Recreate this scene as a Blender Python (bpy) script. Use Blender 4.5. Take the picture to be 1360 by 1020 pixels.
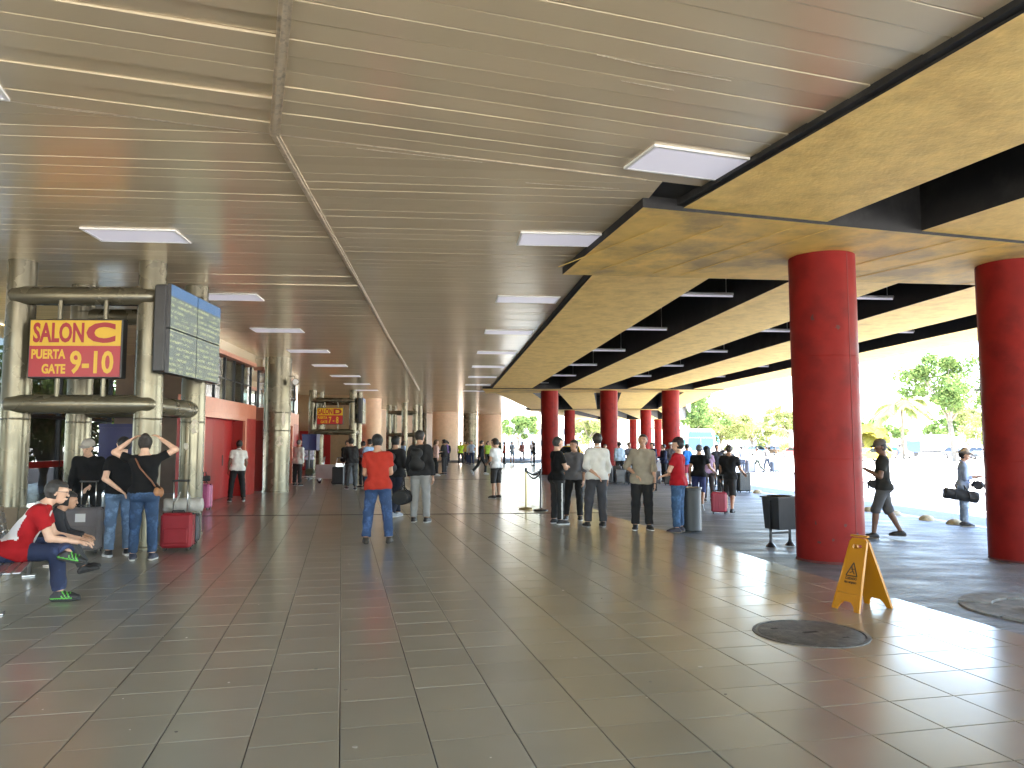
import bpy, bmesh, math, random
import numpy as np
from mathutils import Vector, Matrix, Euler
random.seed(7)
PI = math.pi
R = math.radians
scene = bpy.context.scene
for o in list(bpy.data.objects):
    bpy.data.objects.remove(o)
COL = scene.collection

# ------------------------------------------------------------------ camera, sky, sun, exposure
cam_d = bpy.data.cameras.new('camera')
cam_d.sensor_width = 36.0
cam_d.lens = 36.0 * 1000 / 1360
cam_d.clip_start = 0.05
cam_d.clip_end = 3000
cam = bpy.data.objects.new('camera', cam_d)
COL.objects.link(cam)
cam.location = (0, 0, 1.61)
cam.rotation_euler = (PI / 2 + math.atan(0.078), 0, 0)
scene.camera = cam

SUN_EL, SUN_AZ = 79.0, 100.0          # azimuth clockwise from +Y
world = bpy.data.worlds.new('World')
scene.world = world
world.use_nodes = True
wn = world.node_tree
wn.nodes.clear()
sky = wn.nodes.new('ShaderNodeTexSky')
sky.sky_type = 'NISHITA'
sky.sun_disc = False
sky.sun_elevation = R(SUN_EL)
sky.sun_rotation = R(SUN_AZ)
sky.dust_density = 0.8
bg = wn.nodes.new('ShaderNodeBackground')
bg.inputs['Strength'].default_value = 0.15
wo = wn.nodes.new('ShaderNodeOutputWorld')
wn.links.new(sky.outputs[0], bg.inputs[0])
wn.links.new(bg.outputs[0], wo.inputs[0])

sun_d = bpy.data.lights.new('sun', 'SUN')
sun_d.energy = 5.0
sun_d.angle = R(0.5)
sun_d.color = (1.0, 0.95, 0.86)
sun = bpy.data.objects.new('sun', sun_d)
COL.objects.link(sun)
sdir = Vector((math.sin(R(SUN_AZ)) * math.cos(R(SUN_EL)), math.cos(R(SUN_AZ)) * math.cos(R(SUN_EL)), math.sin(R(SUN_EL))))
sun.rotation_euler = sdir.to_track_quat('Z', 'Y').to_euler()
sun.location = (30, 0, 60)

vs = scene.view_settings
vs.view_transform = 'Standard'
vs.look = 'None'
vs.gamma = 1.0
vs.use_curve_mapping = False
vs.exposure = 3.95
scene.display_settings.display_device = 'sRGB'
cy = scene.cycles
cy.use_denoising = True
cy.max_bounces = 10
cy.diffuse_bounces = 6
cy.glossy_bounces = 5
cy.transmission_bounces = 6
cy.transparent_max_bounces = 8
cy.sample_clamp_indirect = 8.0
cy.caustics_reflective = False
cy.caustics_refractive = False

# ------------------------------------------------------------------ materials
MATS = {}
def mat(name, col, rough=0.6, metal=0.0, var=0.0, vscale=6.0, bump=0.0, bscale=40.0, stretch=(1, 1, 1), spec=0.5,
        col2=None, c2amt=0.0, c2scale=2.0, emit=None, estr=0.0, rand=0.0, island=0.0, rvar=0.0, coords='Object', trans=0.0, sheen=0.0):
    """procedural surface: base colour, broken up by noise, second colour in patches, fine bump"""
    if name in MATS:
        return MATS[name]
    m = bpy.data.materials.new(name)
    m.use_nodes = True
    nt = m.node_tree
    b = nt.nodes['Principled BSDF']
    b.inputs['Roughness'].default_value = rough
    b.inputs['Metallic'].default_value = metal
    b.inputs['Specular IOR Level'].default_value = spec
    if sheen:
        b.inputs['Sheen Weight'].default_value = sheen
    c = (*col, 1)
    N, L = nt.nodes.new, nt.links.new
    tc = N('ShaderNodeTexCoord')
    mp = N('ShaderNodeMapping')
    mp.inputs['Scale'].default_value = stretch
    if coords == 'World':
        g = N('ShaderNodeNewGeometry')
        L(g.outputs['Position'], mp.inputs[0])
    else:
        L(tc.outputs[coords], mp.inputs[0])
    out = None
    if var > 0 or col2 is not None or rand > 0 or island > 0:
        rgb = N('ShaderNodeRGB')
        rgb.outputs[0].default_value = c
        out = rgb.outputs[0]
        if col2 is not None:
            n2 = N('ShaderNodeTexNoise')
            n2.inputs['Scale'].default_value = c2scale
            n2.inputs['Detail'].default_value = 6
            n2.inputs['Roughness'].default_value = 0.62
            L(mp.outputs[0], n2.inputs['Vector'])
            cr = N('ShaderNodeValToRGB')
            cr.color_ramp.elements[0].position = max(0.0, 0.62 - c2amt * 0.4)
            cr.color_ramp.elements[1].position = min(1.0, 0.78 - c2amt * 0.3)
            L(n2.outputs[0], cr.inputs[0])
            mx = N('ShaderNodeMix')
            mx.data_type = 'RGBA'
            L(cr.outputs[0], mx.inputs[0])
            L(out, mx.inputs[6])
            mx.inputs[7].default_value = (*col2, 1)
            out = mx.outputs[2]
        if var > 0:
            n1 = N('ShaderNodeTexNoise')
            n1.inputs['Scale'].default_value = vscale
            n1.inputs['Detail'].default_value = 5
            L(mp.outputs[0], n1.inputs['Vector'])
            mr = N('ShaderNodeMapRange')
            mr.inputs['From Min'].default_value = 0.25
            mr.inputs['From Max'].default_value = 0.75
            mr.inputs['To Min'].default_value = 1 - var
            mr.inputs['To Max'].default_value = 1 + var
            L(n1.outputs[0], mr.inputs[0])
            hs = N('ShaderNodeHueSaturation')
            L(mr.outputs[0], hs.inputs['Value'])
            L(out, hs.inputs['Color'])
            out = hs.outputs[0]
        if rand > 0 or island > 0:
            if rand > 0:
                src = N('ShaderNodeObjectInfo').outputs['Random']
                amt = rand
            else:
                src = N('ShaderNodeNewGeometry').outputs['Random Per Island']
                amt = island
            mr = N('ShaderNodeMapRange')
            mr.inputs['To Min'].default_value = 1 - amt
            mr.inputs['To Max'].default_value = 1 + amt
            L(src, mr.inputs[0])
            hs = N('ShaderNodeHueSaturation')
            L(mr.outputs[0], hs.inputs['Value'])
            L(out, hs.inputs['Color'])
            out = hs.outputs[0]
        L(out, b.inputs['Base Color'])
    else:
        b.inputs['Base Color'].default_value = c
    if rvar > 0:
        n3 = N('ShaderNodeTexNoise')
        n3.inputs['Scale'].default_value = vscale * 0.7
        n3.inputs['Detail'].default_value = 6
        L(mp.outputs[0], n3.inputs['Vector'])
        mr = N('ShaderNodeMapRange')
        mr.inputs['From Min'].default_value = 0.3
        mr.inputs['From Max'].default_value = 0.7
        mr.inputs['To Min'].default_value = max(0.02, rough - rvar)
        mr.inputs['To Max'].default_value = rough + rvar
        L(n3.outputs[0], mr.inputs[0])
        L(mr.outputs[0], b.inputs['Roughness'])
    if bump > 0:
        nb = N('ShaderNodeTexNoise')
        nb.inputs['Scale'].default_value = bscale
        nb.inputs['Detail'].default_value = 4
        L(mp.outputs[0], nb.inputs['Vector'])
        bp = N('ShaderNodeBump')
        bp.inputs['Strength'].default_value = min(1.0, bump)
        bp.inputs['Distance'].default_value = 0.01 if bump <= 1 else 0.01 * bump
        L(nb.outputs[0], bp.inputs['Height'])
        L(bp.outputs[0], b.inputs['Normal'])
    if emit is not None:
        b.inputs['Emission Color'].default_value = (*emit, 1)
        b.inputs['Emission Strength'].default_value = estr
    if trans > 0:
        b.inputs['Transmission Weight'].default_value = trans
        b.inputs['IOR'].default_value = 1.45
    MATS[name] = m
    return m

def glass_mat(name, tint=(0.9, 0.95, 0.95), clear=0.75, rough=0.03):
    """thin pane: mostly clear, mirror-like at a slant"""
    if name in MATS:
        return MATS[name]
    m = bpy.data.materials.new(name)
    m.use_nodes = True
    nt = m.node_tree
    nt.nodes.clear()
    N, L = nt.nodes.new, nt.links.new
    o = N('ShaderNodeOutputMaterial')
    t = N('ShaderNodeBsdfTransparent')
    t.inputs[0].default_value = (*[x * clear for x in tint], 1)
    g = N('ShaderNodeBsdfGlossy')
    g.inputs['Roughness'].default_value = rough
    lw = N('ShaderNodeLayerWeight')
    lw.inputs[0].default_value = 0.5
    pw = N('ShaderNodeMath'); pw.operation = 'POWER'; pw.inputs[1].default_value = 3.5
    f = N('ShaderNodeMath'); f.operation = 'MULTIPLY_ADD'; f.inputs[1].default_value = 0.85; f.inputs[2].default_value = 0.05
    L(lw.outputs['Facing'], pw.inputs[0]); L(pw.outputs[0], f.inputs[0])
    mx = N('ShaderNodeMixShader')
    L(f.outputs[0], mx.inputs[0]); L(t.outputs[0], mx.inputs[1]); L(g.outputs[0], mx.inputs[2]); L(mx.outputs[0], o.inputs[0])
    MATS[name] = m
    return m

# ------------------------------------------------------------------ mesh helpers
def link(o, parent=None):
    COL.objects.link(o)
    if parent is not None:
        o.parent = parent
    return o

def obj(name, V, F, m, parent=None, smooth=False, loc=None, rot=None):
    me = bpy.data.meshes.new(name)
    if isinstance(V, np.ndarray) and isinstance(F, np.ndarray):
        nv, nf, k = len(V), len(F), F.shape[1]
        me.vertices.add(nv)
        me.vertices.foreach_set('co', V.astype(np.float32).ravel())
        me.loops.add(nf * k)
        me.loops.foreach_set('vertex_index', F.astype(np.int32).ravel())
        me.polygons.add(nf)
        me.polygons.foreach_set('loop_start', np.arange(0, nf * k, k, dtype=np.int32))
        me.update(calc_edges=True)
    else:
        me.from_pydata([tuple(v) for v in V], [], [tuple(f) for f in F])
        me.update()
    if smooth:
        me.polygons.foreach_set('use_smooth', np.ones(len(me.polygons), dtype=bool))
    for x in (m if isinstance(m, (list, tuple)) else [m]):
        me.materials.append(x)
    o = bpy.data.objects.new(name, me)
    if loc is not None:
        o.location = loc
    if rot is not None:
        o.rotation_euler = rot
    return link(o, parent)

def share(name, src, parent=None, loc=None, rot=None, scale=None):
    o = bpy.data.objects.new(name, src.data)
    if loc is not None: o.location = loc
    if rot is not None: o.rotation_euler = rot
    if scale is not None: o.scale = scale
    return link(o, parent)

def tag(o, label=None, cat=None, group=None, kind=None):
    if label: o['label'] = label
    if cat: o['category'] = cat
    if group: o['group'] = group
    if kind: o['kind'] = kind
    return o

def thing(name, label, cat, loc=(0, 0, 0), rz=0.0, group=None, scale=None):
    o = bpy.data.objects.new(name, None)
    o.empty_display_size = 0.2
    o.location = loc
    o.rotation_euler = (0, 0, rz)
    if scale is not None:
        o.scale = (scale, scale, scale)
    link(o)
    return tag(o, label, cat, group)

def copy_tree(o, parent=None):
    c = o.copy()
    COL.objects.link(c)
    c.parent = parent
    for ch in list(o.children):
        copy_tree(ch, c)
    return c

class MB:
    """collects shapes into one mesh"""
    def __init__(s):
        s.V, s.F, s.M = [], [], []
        s.mi = 0
    def add(s, V, F):
        n = len(s.V)
        s.V += [tuple(v) for v in V]
        s.F += [tuple(i + n for i in f) for f in F]
        s.M += [s.mi] * len(F)
        return s
    def box(s, x0, y0, z0, x1, y1, z1, mtx=None, bev=0.0):
        if bev > 0:
            b = min(bev, (x1 - x0) * .45, (y1 - y0) * .45, (z1 - z0) * .45)
            V, F = bevbox(x0, y0, z0, x1, y1, z1, b)
        else:
            V = [(x, y, z) for z in (z0, z1) for y in (y0, y1) for x in (x0, x1)]
            F = [(0, 2, 3, 1), (4, 5, 7, 6), (0, 1, 5, 4), (2, 6, 7, 3), (0, 4, 6, 2), (1, 3, 7, 5)]
        if mtx is not None:
            V = [mtx @ Vector(v) for v in V]
        return s.add(V, F)
    def prism(s, poly, z0, z1, mtx=None):
        n = len(poly)
        V = [(p[0], p[1], z0) for p in poly] + [(p[0], p[1], z1) for p in poly]
        F = [tuple(range(n - 1, -1, -1)), tuple(range(n, 2 * n))]
        F += [(i, (i + 1) % n, n + (i + 1) % n, n + i) for i in range(n)]
        if mtx is not None:
            V = [mtx @ Vector(v) for v in V]
        return s.add(V, F)
    def tube(s, pts, r, n=10, caps=True, closed=False):
        pts = [Vector(p) for p in pts]
        rs = r if isinstance(r, (list, tuple)) else [r] * len(pts)
        V, F = [], []
        up = Vector((0, 0, 1))
        prev = None
        for i, p in enumerate(pts):
            if closed:
                t = pts[(i + 1) % len(pts)] - pts[i - 1]
            else:
                t = pts[min(i + 1, len(pts) - 1)] - pts[max(i - 1, 0)]
            t.normalize()
            if prev is None:
                a = t.cross(up)
                if a.length < 1e-3: a = t.cross(Vector((1, 0, 0)))
                a.normalize()
            else:
                a = prev - t * prev.dot(t)
                if a.length < 1e-4: a = t.cross(up)
                a.normalize()
            prev = a
            b = t.cross(a)
            for k in range(n):
                an = 2 * PI * k / n
                V.append(p + (a * math.cos(an) + b * math.sin(an)) * rs[i])
        m = len(pts)
        for i in range(m if closed else m - 1):
            j = (i + 1) % m
            for k in range(n):
                F.append((i * n + k, i * n + (k + 1) % n, j * n + (k + 1) % n, j * n + k))
        if caps and not closed:
            F.append(tuple(range(n - 1, -1, -1)))
            F.append(tuple((m - 1) * n + k for k in range(n)))
        return s.add(V, F)
    def lathe(s, prof, n=24, mtx=None, c=(0, 0, 0)):
        """prof: list of (radius, z)"""
        V, F = [], []
        for (r, z) in prof:
            for k in range(n):
                a = 2 * PI * k / n
                V.append(Vector((c[0] + r * math.cos(a), c[1] + r * math.sin(a), c[2] + z)))
        for i in range(len(prof) - 1):
            for k in range(n):
                F.append((i * n + k, i * n + (k + 1) % n, (i + 1) * n + (k + 1) % n, (i + 1) * n + k))
        F.append(tuple(range(n - 1, -1, -1)))
        F.append(tuple((len(prof) - 1) * n + k for k in range(n)))
        if mtx is not None:
            V = [mtx @ v for v in V]
        return s.add(V, F)
    def quad(s, a, b, c, d):
        return s.add([a, b, c, d], [(0, 1, 2, 3)])
    def build(s, name, m, parent=None, smooth=False, loc=None, rot=None, auto=None):
        o = obj(name, s.V, s.F, m, parent, smooth, loc, rot)
        if any(s.M):
            o.data.polygons.foreach_set('material_index', np.array(s.M, dtype=np.int32))
        if auto is not None:
            smooth_by_angle(o, auto)
        return o

def smooth_by_angle(o, deg):
    me = o.data
    bm = bmesh.new()
    bm.from_mesh(me)
    bmesh.ops.recalc_face_normals(bm, faces=bm.faces)
    for e in bm.edges:
        e.smooth = e.is_manifold and e.calc_face_angle(9) < R(deg)
    for f in bm.faces:
        f.smooth = True
    bm.to_mesh(me)
    bm.free()

def bevbox(x0, y0, z0, x1, y1, z1, b):
    V, F = [], []
    idx = {}
    def v(ix, iy, iz, ax):
        key = (ix, iy, iz, ax)
        if key not in idx:
            p = [x1 if ix else x0, y1 if iy else y0, z1 if iz else z0]
            s = (ix, iy, iz)
            for a in range(3):
                if a != ax:
                    p[a] += -b if s[a] else b
            idx[key] = len(V)
            V.append(tuple(p))
        return idx[key]
    for ax in range(3):
        a, c = [(1, 2), (2, 0), (0, 1)][ax]
        for sd in (0, 1):
            q = []
            for (i, j) in ((0, 0), (1, 0), (1, 1), (0, 1)):
                k = [0, 0, 0]; k[ax] = sd; k[a] = i; k[c] = j
                q.append(v(*k, ax))
            F.append(tuple(q) if sd else tuple(q[::-1]))
    for ax in range(3):                       # edges along ax
        a, c = [(1, 2), (2, 0), (0, 1)][ax]
        for i in (0, 1):
            for j in (0, 1):
                k0 = [0, 0, 0]; k0[a] = i; k0[c] = j
                k1 = list(k0); k1[ax] = 1
                q = [v(*k0, a), v(*k1, a), v(*k1, c), v(*k0, c)]
                F.append(tuple(q) if (i ^ j) else tuple(q[::-1]))
    for ix in (0, 1):
        for iy in (0, 1):
            for iz in (0, 1):
                q = [v(ix, iy, iz, 0), v(ix, iy, iz, 1), v(ix, iy, iz, 2)]
                F.append(tuple(q) if (ix + iy + iz) % 2 else tuple(q[::-1]))
    return V, F

def clip_poly(poly, p, n):
    """keep the part of a convex polygon where (q-p).n >= 0"""
    out = []
    m = len(poly)
    for i in range(m):
        a, b = poly[i], poly[(i + 1) % m]
        da = (a[0] - p[0]) * n[0] + (a[1] - p[1]) * n[1]
        db = (b[0] - p[0]) * n[0] + (b[1] - p[1]) * n[1]
        if da >= 0: out.append(a)
        if (da >= 0) != (db >= 0):
            t = da / (da - db)
            out.append((a[0] + (b[0] - a[0]) * t, a[1] + (b[1] - a[1]) * t))
    return out

def area(poly):
    return abs(sum(poly[i][0] * poly[(i + 1) % len(poly)][1] - poly[(i + 1) % len(poly)][0] * poly[i][1] for i in range(len(poly)))) / 2

def inset(poly, d):
    """shrink a convex CCW polygon by d on every side"""
    q = poly
    n = len(poly)
    for i in range(n):
        a, b = poly[i], poly[(i + 1) % n]
        ex, ey = b[0] - a[0], b[1] - a[1]
        l = math.hypot(ex, ey)
        if l < 1e-6: continue
        nx, ny = -ey / l, ex / l
        q = clip_poly(q, (a[0] + nx * d, a[1] + ny * d), (nx, ny))
        if len(q) < 3: return []
    return q

def ccw(poly):
    s = sum(poly[i][0] * poly[(i + 1) % len(poly)][1] - poly[(i + 1) % len(poly)][0] * poly[i][1] for i in range(len(poly)))
    return poly if s > 0 else poly[::-1]

def text_mesh(name, body, size, m, parent, loc, rot, sx=1.0, bold=0.0, depth=0.002, align='LEFT'):
    cu = bpy.data.curves.new(name, 'FONT')
    cu.body = body
    cu.size = size
    cu.offset = bold
    cu.extrude = depth
    cu.align_x = align
    cu.resolution_u = 3
    t = bpy.data.objects.new(name, cu)
    COL.objects.link(t)
    dg = bpy.context.evaluated_depsgraph_get()
    me = bpy.data.meshes.new_from_object(t.evaluated_get(dg))
    bpy.data.objects.remove(t)
    bpy.data.curves.remove(cu)
    me.name = name
    me.materials.clear()
    me.materials.append(m)
    o = bpy.data.objects.new(name, me)
    o.location = loc
    o.rotation_euler = rot
    o.scale = (sx, 1, 1)
    return link(o, parent)

# the terminal is an arc: the line of the inner red columns, one straight bay after another
PL = [(11.77, -11.94), (4.55, 10.95), (1.98, 39.6), (4.83, 63.2), (11.5, 89.8)]
def off(i, o):
    """point at corner i of the column line, moved o metres to the right (road side) along the mitre"""
    def nrm(a, b):
        dx, dy = b[0] - a[0], b[1] - a[1]
        l = math.hypot(dx, dy)
        return (dy / l, -dx / l)
    n0 = nrm(PL[max(i - 1, 0)], PL[max(i, 1)])
    n1 = nrm(PL[min(i, len(PL) - 2)], PL[min(i + 1, len(PL) - 1)])
    bx, by = n0[0] + n1[0], n0[1] + n1[1]
    l = math.hypot(bx, by)
    bx, by = bx / l, by / l
    k = 1 / (bx * n1[0] + by * n1[1])
    return (PL[i][0] + bx * o * k, PL[i][1] + by * o * k)
def offline(o, i0=0, i1=None):
    return [off(i, o) for i in range(i0, (len(PL) if i1 is None else i1 + 1))]
ORD = ['first', 'second', 'third', 'fourth', 'fifth', 'sixth', 'seventh', 'eighth', 'ninth', 'tenth']
def gz(x, y):
    """height of the ground outside: the pavement falls towards the kerb, the road lies lower"""
    best = None
    for i in range(len(PL) - 1):
        a, b = PL[i], PL[i + 1]
        dx, dy = b[0] - a[0], b[1] - a[1]
        l = math.hypot(dx, dy)
        t = ((x - a[0]) * dx + (y - a[1]) * dy) / l / l
        tt = min(1, max(0, t))
        d = math.hypot(x - a[0] - dx * tt, y - a[1] - dy * tt)
        r = ((x - a[0]) * dy - (y - a[1]) * dx) / l
        if best is None or d < best[0]: best = (d, r)
    r = best[1]
    if r < -1.9: return 0.0
    if r < 5.8: return -0.012 - 0.022 * (r + 1.9)
    return -0.33
# ------------------------------------------------------------------ surfaces of the place
M_tile = mat('floor_tile', (0.30, 0.288, 0.235), 0.20, var=0.06, vscale=1.5, rand=0.06, rvar=0.025, bump=0.012, bscale=4, coords='World', spec=1.0)
M_tile2 = mat('floor_tile_field', (0.30, 0.288, 0.235), 0.20, var=0.06, vscale=1.5, island=0.06, rvar=0.025, bump=0.012, bscale=4, coords='World', spec=1.0)
for q_ in (M_tile, M_tile2):                      # worn polish over the fired tile
    q_.node_tree.nodes['Principled BSDF'].inputs['Coat Weight'].default_value = 0.45
    q_.node_tree.nodes['Principled BSDF'].inputs['Coat Roughness'].default_value = 0.33
M_grout = mat('tile_grout', (0.035, 0.03, 0.027), 0.8, var=0.3, vscale=12)
M_ceil = mat('ceiling_strip', (0.78, 0.655, 0.465), 0.22, metal=0.35, var=0.05, vscale=0.8, rand=0.05, bump=0.03, bscale=1.4, coords='World')
M_ceil2 = mat('ceiling_strip_field', (0.78, 0.655, 0.465), 0.22, metal=0.35, var=0.05, vscale=0.8, island=0.05, bump=0.03, bscale=1.4, coords='World')
M_dark = mat('dark_void', (0.02, 0.019, 0.017), 0.8, var=0.3)
M_trim = mat('ceiling_trim', (0.62, 0.53, 0.40), 0.35, metal=0.2, var=0.15, vscale=8, bump=0.3, bscale=30, col2=(0.40, 0.34, 0.26), c2amt=0.3, c2scale=14)
M_yellow = mat('yellow_soffit', (0.84, 0.585, 0.18), 0.75, var=0.10, vscale=7, col2=(0.70, 0.47, 0.14), c2amt=0.4, c2scale=2.6, bump=0.5, bscale=22, stretch=(1, 1, 1), coords='World')
M_yellow2 = mat('yellow_crossbeam', (0.74, 0.49, 0.12), 0.75, var=0.18, vscale=2.2, col2=(0.42, 0.29, 0.10), c2amt=0.42, c2scale=1.3, bump=0.5, bscale=11, coords='World')
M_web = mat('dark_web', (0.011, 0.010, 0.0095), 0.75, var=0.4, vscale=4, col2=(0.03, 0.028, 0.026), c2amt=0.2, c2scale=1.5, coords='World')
M_red = mat('red_column_paint', (0.185, 0.011, 0.009), 0.5, spec=0.12, var=0.14, vscale=3, col2=(0.12, 0.008, 0.007), c2amt=0.3, c2scale=1.9, bump=0.12, bscale=18, rvar=0.1)
M_redwall = mat('red_wall_paint', (0.30, 0.011, 0.009), 0.35, var=0.08, vscale=3, rvar=0.08)
M_reddoor = mat('red_door_paint', (0.32, 0.006, 0.006), 0.4, var=0.06, vscale=2)
M_steel = mat('beige_column_cladding', (0.145, 0.130, 0.088), 0.27, metal=0.5, var=0.08, vscale=3, bump=0.05, bscale=5, rvar=0.1)
M_peach = mat('peach_column_tiles', (0.80, 0.55, 0.37), 0.45, var=0.1, vscale=6, bump=0.15, bscale=20, col2=(0.74, 0.50, 0.33), c2amt=0.4, c2scale=3)
M_pave = mat('stamped_concrete', (0.15, 0.162, 0.178), 0.5, var=0.28, vscale=1.8, col2=(0.10, 0.108, 0.12), c2amt=0.4, c2scale=1.1, bump=1.8, bscale=16, stretch=(0.7, 2.2, 1), coords='World', rvar=0.14, spec=0.35)
M_road = mat('road_asphalt', (0.075, 0.078, 0.085), 0.6, var=0.2, vscale=1.2, bump=0.5, bscale=60, coords='World')
M_lot = mat('parking_lot_concrete', (0.50, 0.475, 0.43), 0.85, var=0.15, vscale=0.4, bump=0.3, bscale=20, coords='World', col2=(0.42, 0.40, 0.37), c2amt=0.3, c2scale=0.15)
M_kerb = mat('kerb_white', (0.62, 0.61, 0.58), 0.7, var=0.15, vscale=4, bump=0.3)
M_line = mat('road_paint', (0.72, 0.71, 0.66), 0.7, var=0.15, vscale=5)
M_black = mat('black_plastic', (0.016, 0.016, 0.018), 0.42, var=0.2)
M_blackmetal = mat('black_metal', (0.02, 0.021, 0.025), 0.35, metal=0.2, var=0.2)
M_chrome = mat('brushed_metal', (0.62, 0.62, 0.62), 0.28, metal=1.0, var=0.05)
M_white = mat('white_paint', (0.75, 0.75, 0.74), 0.45, var=0.05)
M_lamp = mat('lamp_diffuser', (0.55, 0.54, 0.58), 0.4, emit=(0.88, 0.86, 1.0), estr=0.028)
M_glass = glass_mat('window_glass', clear=0.8)
M_glassdark = glass_mat('tinted_glass', tint=(0.75, 0.78, 0.8), clear=0.35)
M_pink = mat('lit_red_frame', (0.55, 0.19, 0.115), 0.3, var=0.08)  # light reflected on the glossy red frames is put into this paler colour

# ------------------------------------------------------------------ outside ground, road, kerb, pavement
g = MB(); g.quad((-700, -300, -0.36), (900, -300, -0.36), (900, 1500, -0.36), (-700, 1500, -0.36))
tag(g.build('ground', M_lot), kind='structure')

def strip(o0, z0, o1, z1, thick=0.25, i0=0, i1=None):
    a, b = offline(o0, i0, i1), offline(o1, i0, i1)
    m = MB()
    n = len(a)
    V = []
    for i in range(n):
        V += [(a[i][0], a[i][1], z0), (b[i][0], b[i][1], z1), (b[i][0], b[i][1], z1 - thick), (a[i][0], a[i][1], z0 - thick)]
    F = []
    for i in range(n - 1):
        for k in range(4):
            F.append((4 * i + k, 4 * i + (k + 1) % 4, 4 * i + 4 + (k + 1) % 4, 4 * i + 4 + k))
    F += [(3, 2, 1, 0), (4 * n - 4, 4 * n - 3, 4 * n - 2, 4 * n - 1)]
    return m.add(V, F)
tag(strip(-3.2, 0.016 - 0.022 * -0.0 - 0.02, 5.8, -0.18, 0.3).build('pavement', M_pave), kind='structure')
tag(strip(5.8, -0.176, 6.05, -0.178, 0.2).build('kerb', M_kerb), kind='structure')
tag(strip(6.05, -0.33, 14.5, -0.335, 0.02).build('road', M_road), kind='structure')
tag(strip(9.6, -0.3255, 9.75, -0.3255, 0.003).build('road_marking', M_line), kind='structure')
tag(strip(14.5, -0.22, 14.75, -0.22, 0.2).build('far_kerb', M_kerb), kind='structure')

# ------------------------------------------------------------------ tiled floor
EDGE = [(11.0, -14.0), (6.3, -0.5), (4.85, 4.0), (4.2, 6.9), (3.5, 10.4), (3.0, 13.3), (2.1, 17.1), (1.0, 39.2), (3.8, 63.2), (9.5, 90.0)]
slabp = [(-30, -14)] + EDGE + [(-30, 90)]
sl = MB()
for i in range(len(EDGE) - 1):
    sl.prism(ccw([(-30, EDGE[i][1]), EDGE[i], EDGE[i + 1], (-30, EDGE[i + 1][1])]), -0.3, -0.006)
floor = tag(sl.build('floor', M_grout), kind='structure')
TA = R(12.7)
tn, td = (math.cos(TA), math.sin(TA)), (-math.sin(TA), math.cos(TA))
TW, TL = 0.478, 0.45
def tw(a, b):
    return (tn[0] * a + td[0] * b, tn[1] * a + td[1] * b)
near, field = [], []
rng = random.Random(3)
MANH = (2.53, 6.53, 0.47)
for i in range(-70, 60):
    sh = rng.choice((0, 0, 0, 0.12, -0.16, 0.2)) if i < 2 else rng.choice((0, 0, 0, 0.02))
    for j in range(-14, 165):
        a0, b0 = 0.016 + i * TW, 4.657 + (j - 10) * TL + sh
        poly = [tw(a0, b0), tw(a0 + TW, b0), tw(a0 + TW, b0 + TL), tw(a0, b0 + TL)]
        cx, cyy = sum(p[0] for p in poly) / 4, sum(p[1] for p in poly) / 4
        if cyy > 60 or cyy < -6 or cx < -19 or cx > 9: continue
        if cyy < 1.5 and abs(cx) > 9: continue
        cut = False
        for k in range(len(EDGE) - 1):
            (x0, y0), (x1, y1) = EDGE[k], EDGE[k + 1]
            if y0 - 0.4 <= cyy <= y1 + 0.4:
                l = math.hypot(x1 - x0, y1 - y0)
                q = clip_poly(poly, EDGE[k], (-(y1 - y0) / l, (x1 - x0) / l))
                if len(q) != 4 or any(abs(q[t][0] - poly[t][0]) > 1e-6 for t in range(4)): cut = True
                poly = q
                if len(poly) < 3: break
        if len(poly) < 3 or area(poly) < 0.008: continue
        dv = math.hypot(cx - MANH[0], cyy - MANH[1])
        if dv < 0.2: continue
        if cyy > 2.9 and abs(cx) < 0.72 * cyy + 0.35:
            near.append((cyy, poly, cut, (cx, cyy)))
        else:
            field.append(poly)
near.sort(key=lambda t: t[0])
def tile_geo(poly, gap=0.0035, bev=0.003, z=0.0):
    p0 = inset(ccw(poly), gap)
    if len(p0) < 3: return None
    p1 = inset(p0, bev)
    if len(p1) != len(p0): return None
    n = len(p0)
    V = [(p[0], p[1], z - 0.010) for p in p0] + [(p[0], p[1], z - 0.0025) for p in p0] + [(p[0], p[1], z) for p in p1]
    F = [(i, (i + 1) % n, n + (i + 1) % n, n + i) for i in range(n)] + [(n + i, n + (i + 1) % n, 2 * n + (i + 1) % n, 2 * n + i) for i in range(n)]
    F.append(tuple(range(2 * n, 3 * n)))
    return V, F
whole = tile_geo([(-TW / 2, -TL / 2), (TW / 2, -TL / 2), (TW / 2, TL / 2), (-TW / 2, TL / 2)])
tile0 = None
for (d, poly, cut, c) in near[:298]:
    jt = (rng.gauss(0, 0.0016), rng.gauss(0, 0.0016), 0)
    if cut:
        gge = tile_geo([(p[0] - c[0], p[1] - c[1]) for p in poly])
        if gge: obj('tile', *gge, M_tile, floor, loc=(c[0], c[1], 0), rot=jt)
        continue
    if tile0 is None:
        tile0 = obj('tile', *whole, M_tile, floor, loc=(c[0], c[1], 0), rot=(jt[0], jt[1], TA))
    else:
        share('tile', tile0, floor, (c[0], c[1], rng.gauss(0, 0.0004)), (jt[0], jt[1], TA))
m = MB()
for poly in [t[1] for t in near[298:]] + field:
    gge = tile_geo(poly)
    if gge:
        V, F = gge
        cx = sum(v[0] for v in V) / len(V); cyy = sum(v[1] for v in V) / len(V)
        ax, ay = rng.gauss(0, 0.0007), rng.gauss(0, 0.0007)
        m.add([(v[0], v[1], v[2] + (v[0] - cx) * ax + (v[1] - cyy) * ay) for v in V], F)
tag(m.build('tile_field', M_tile2, floor), kind='stuff')
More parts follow.
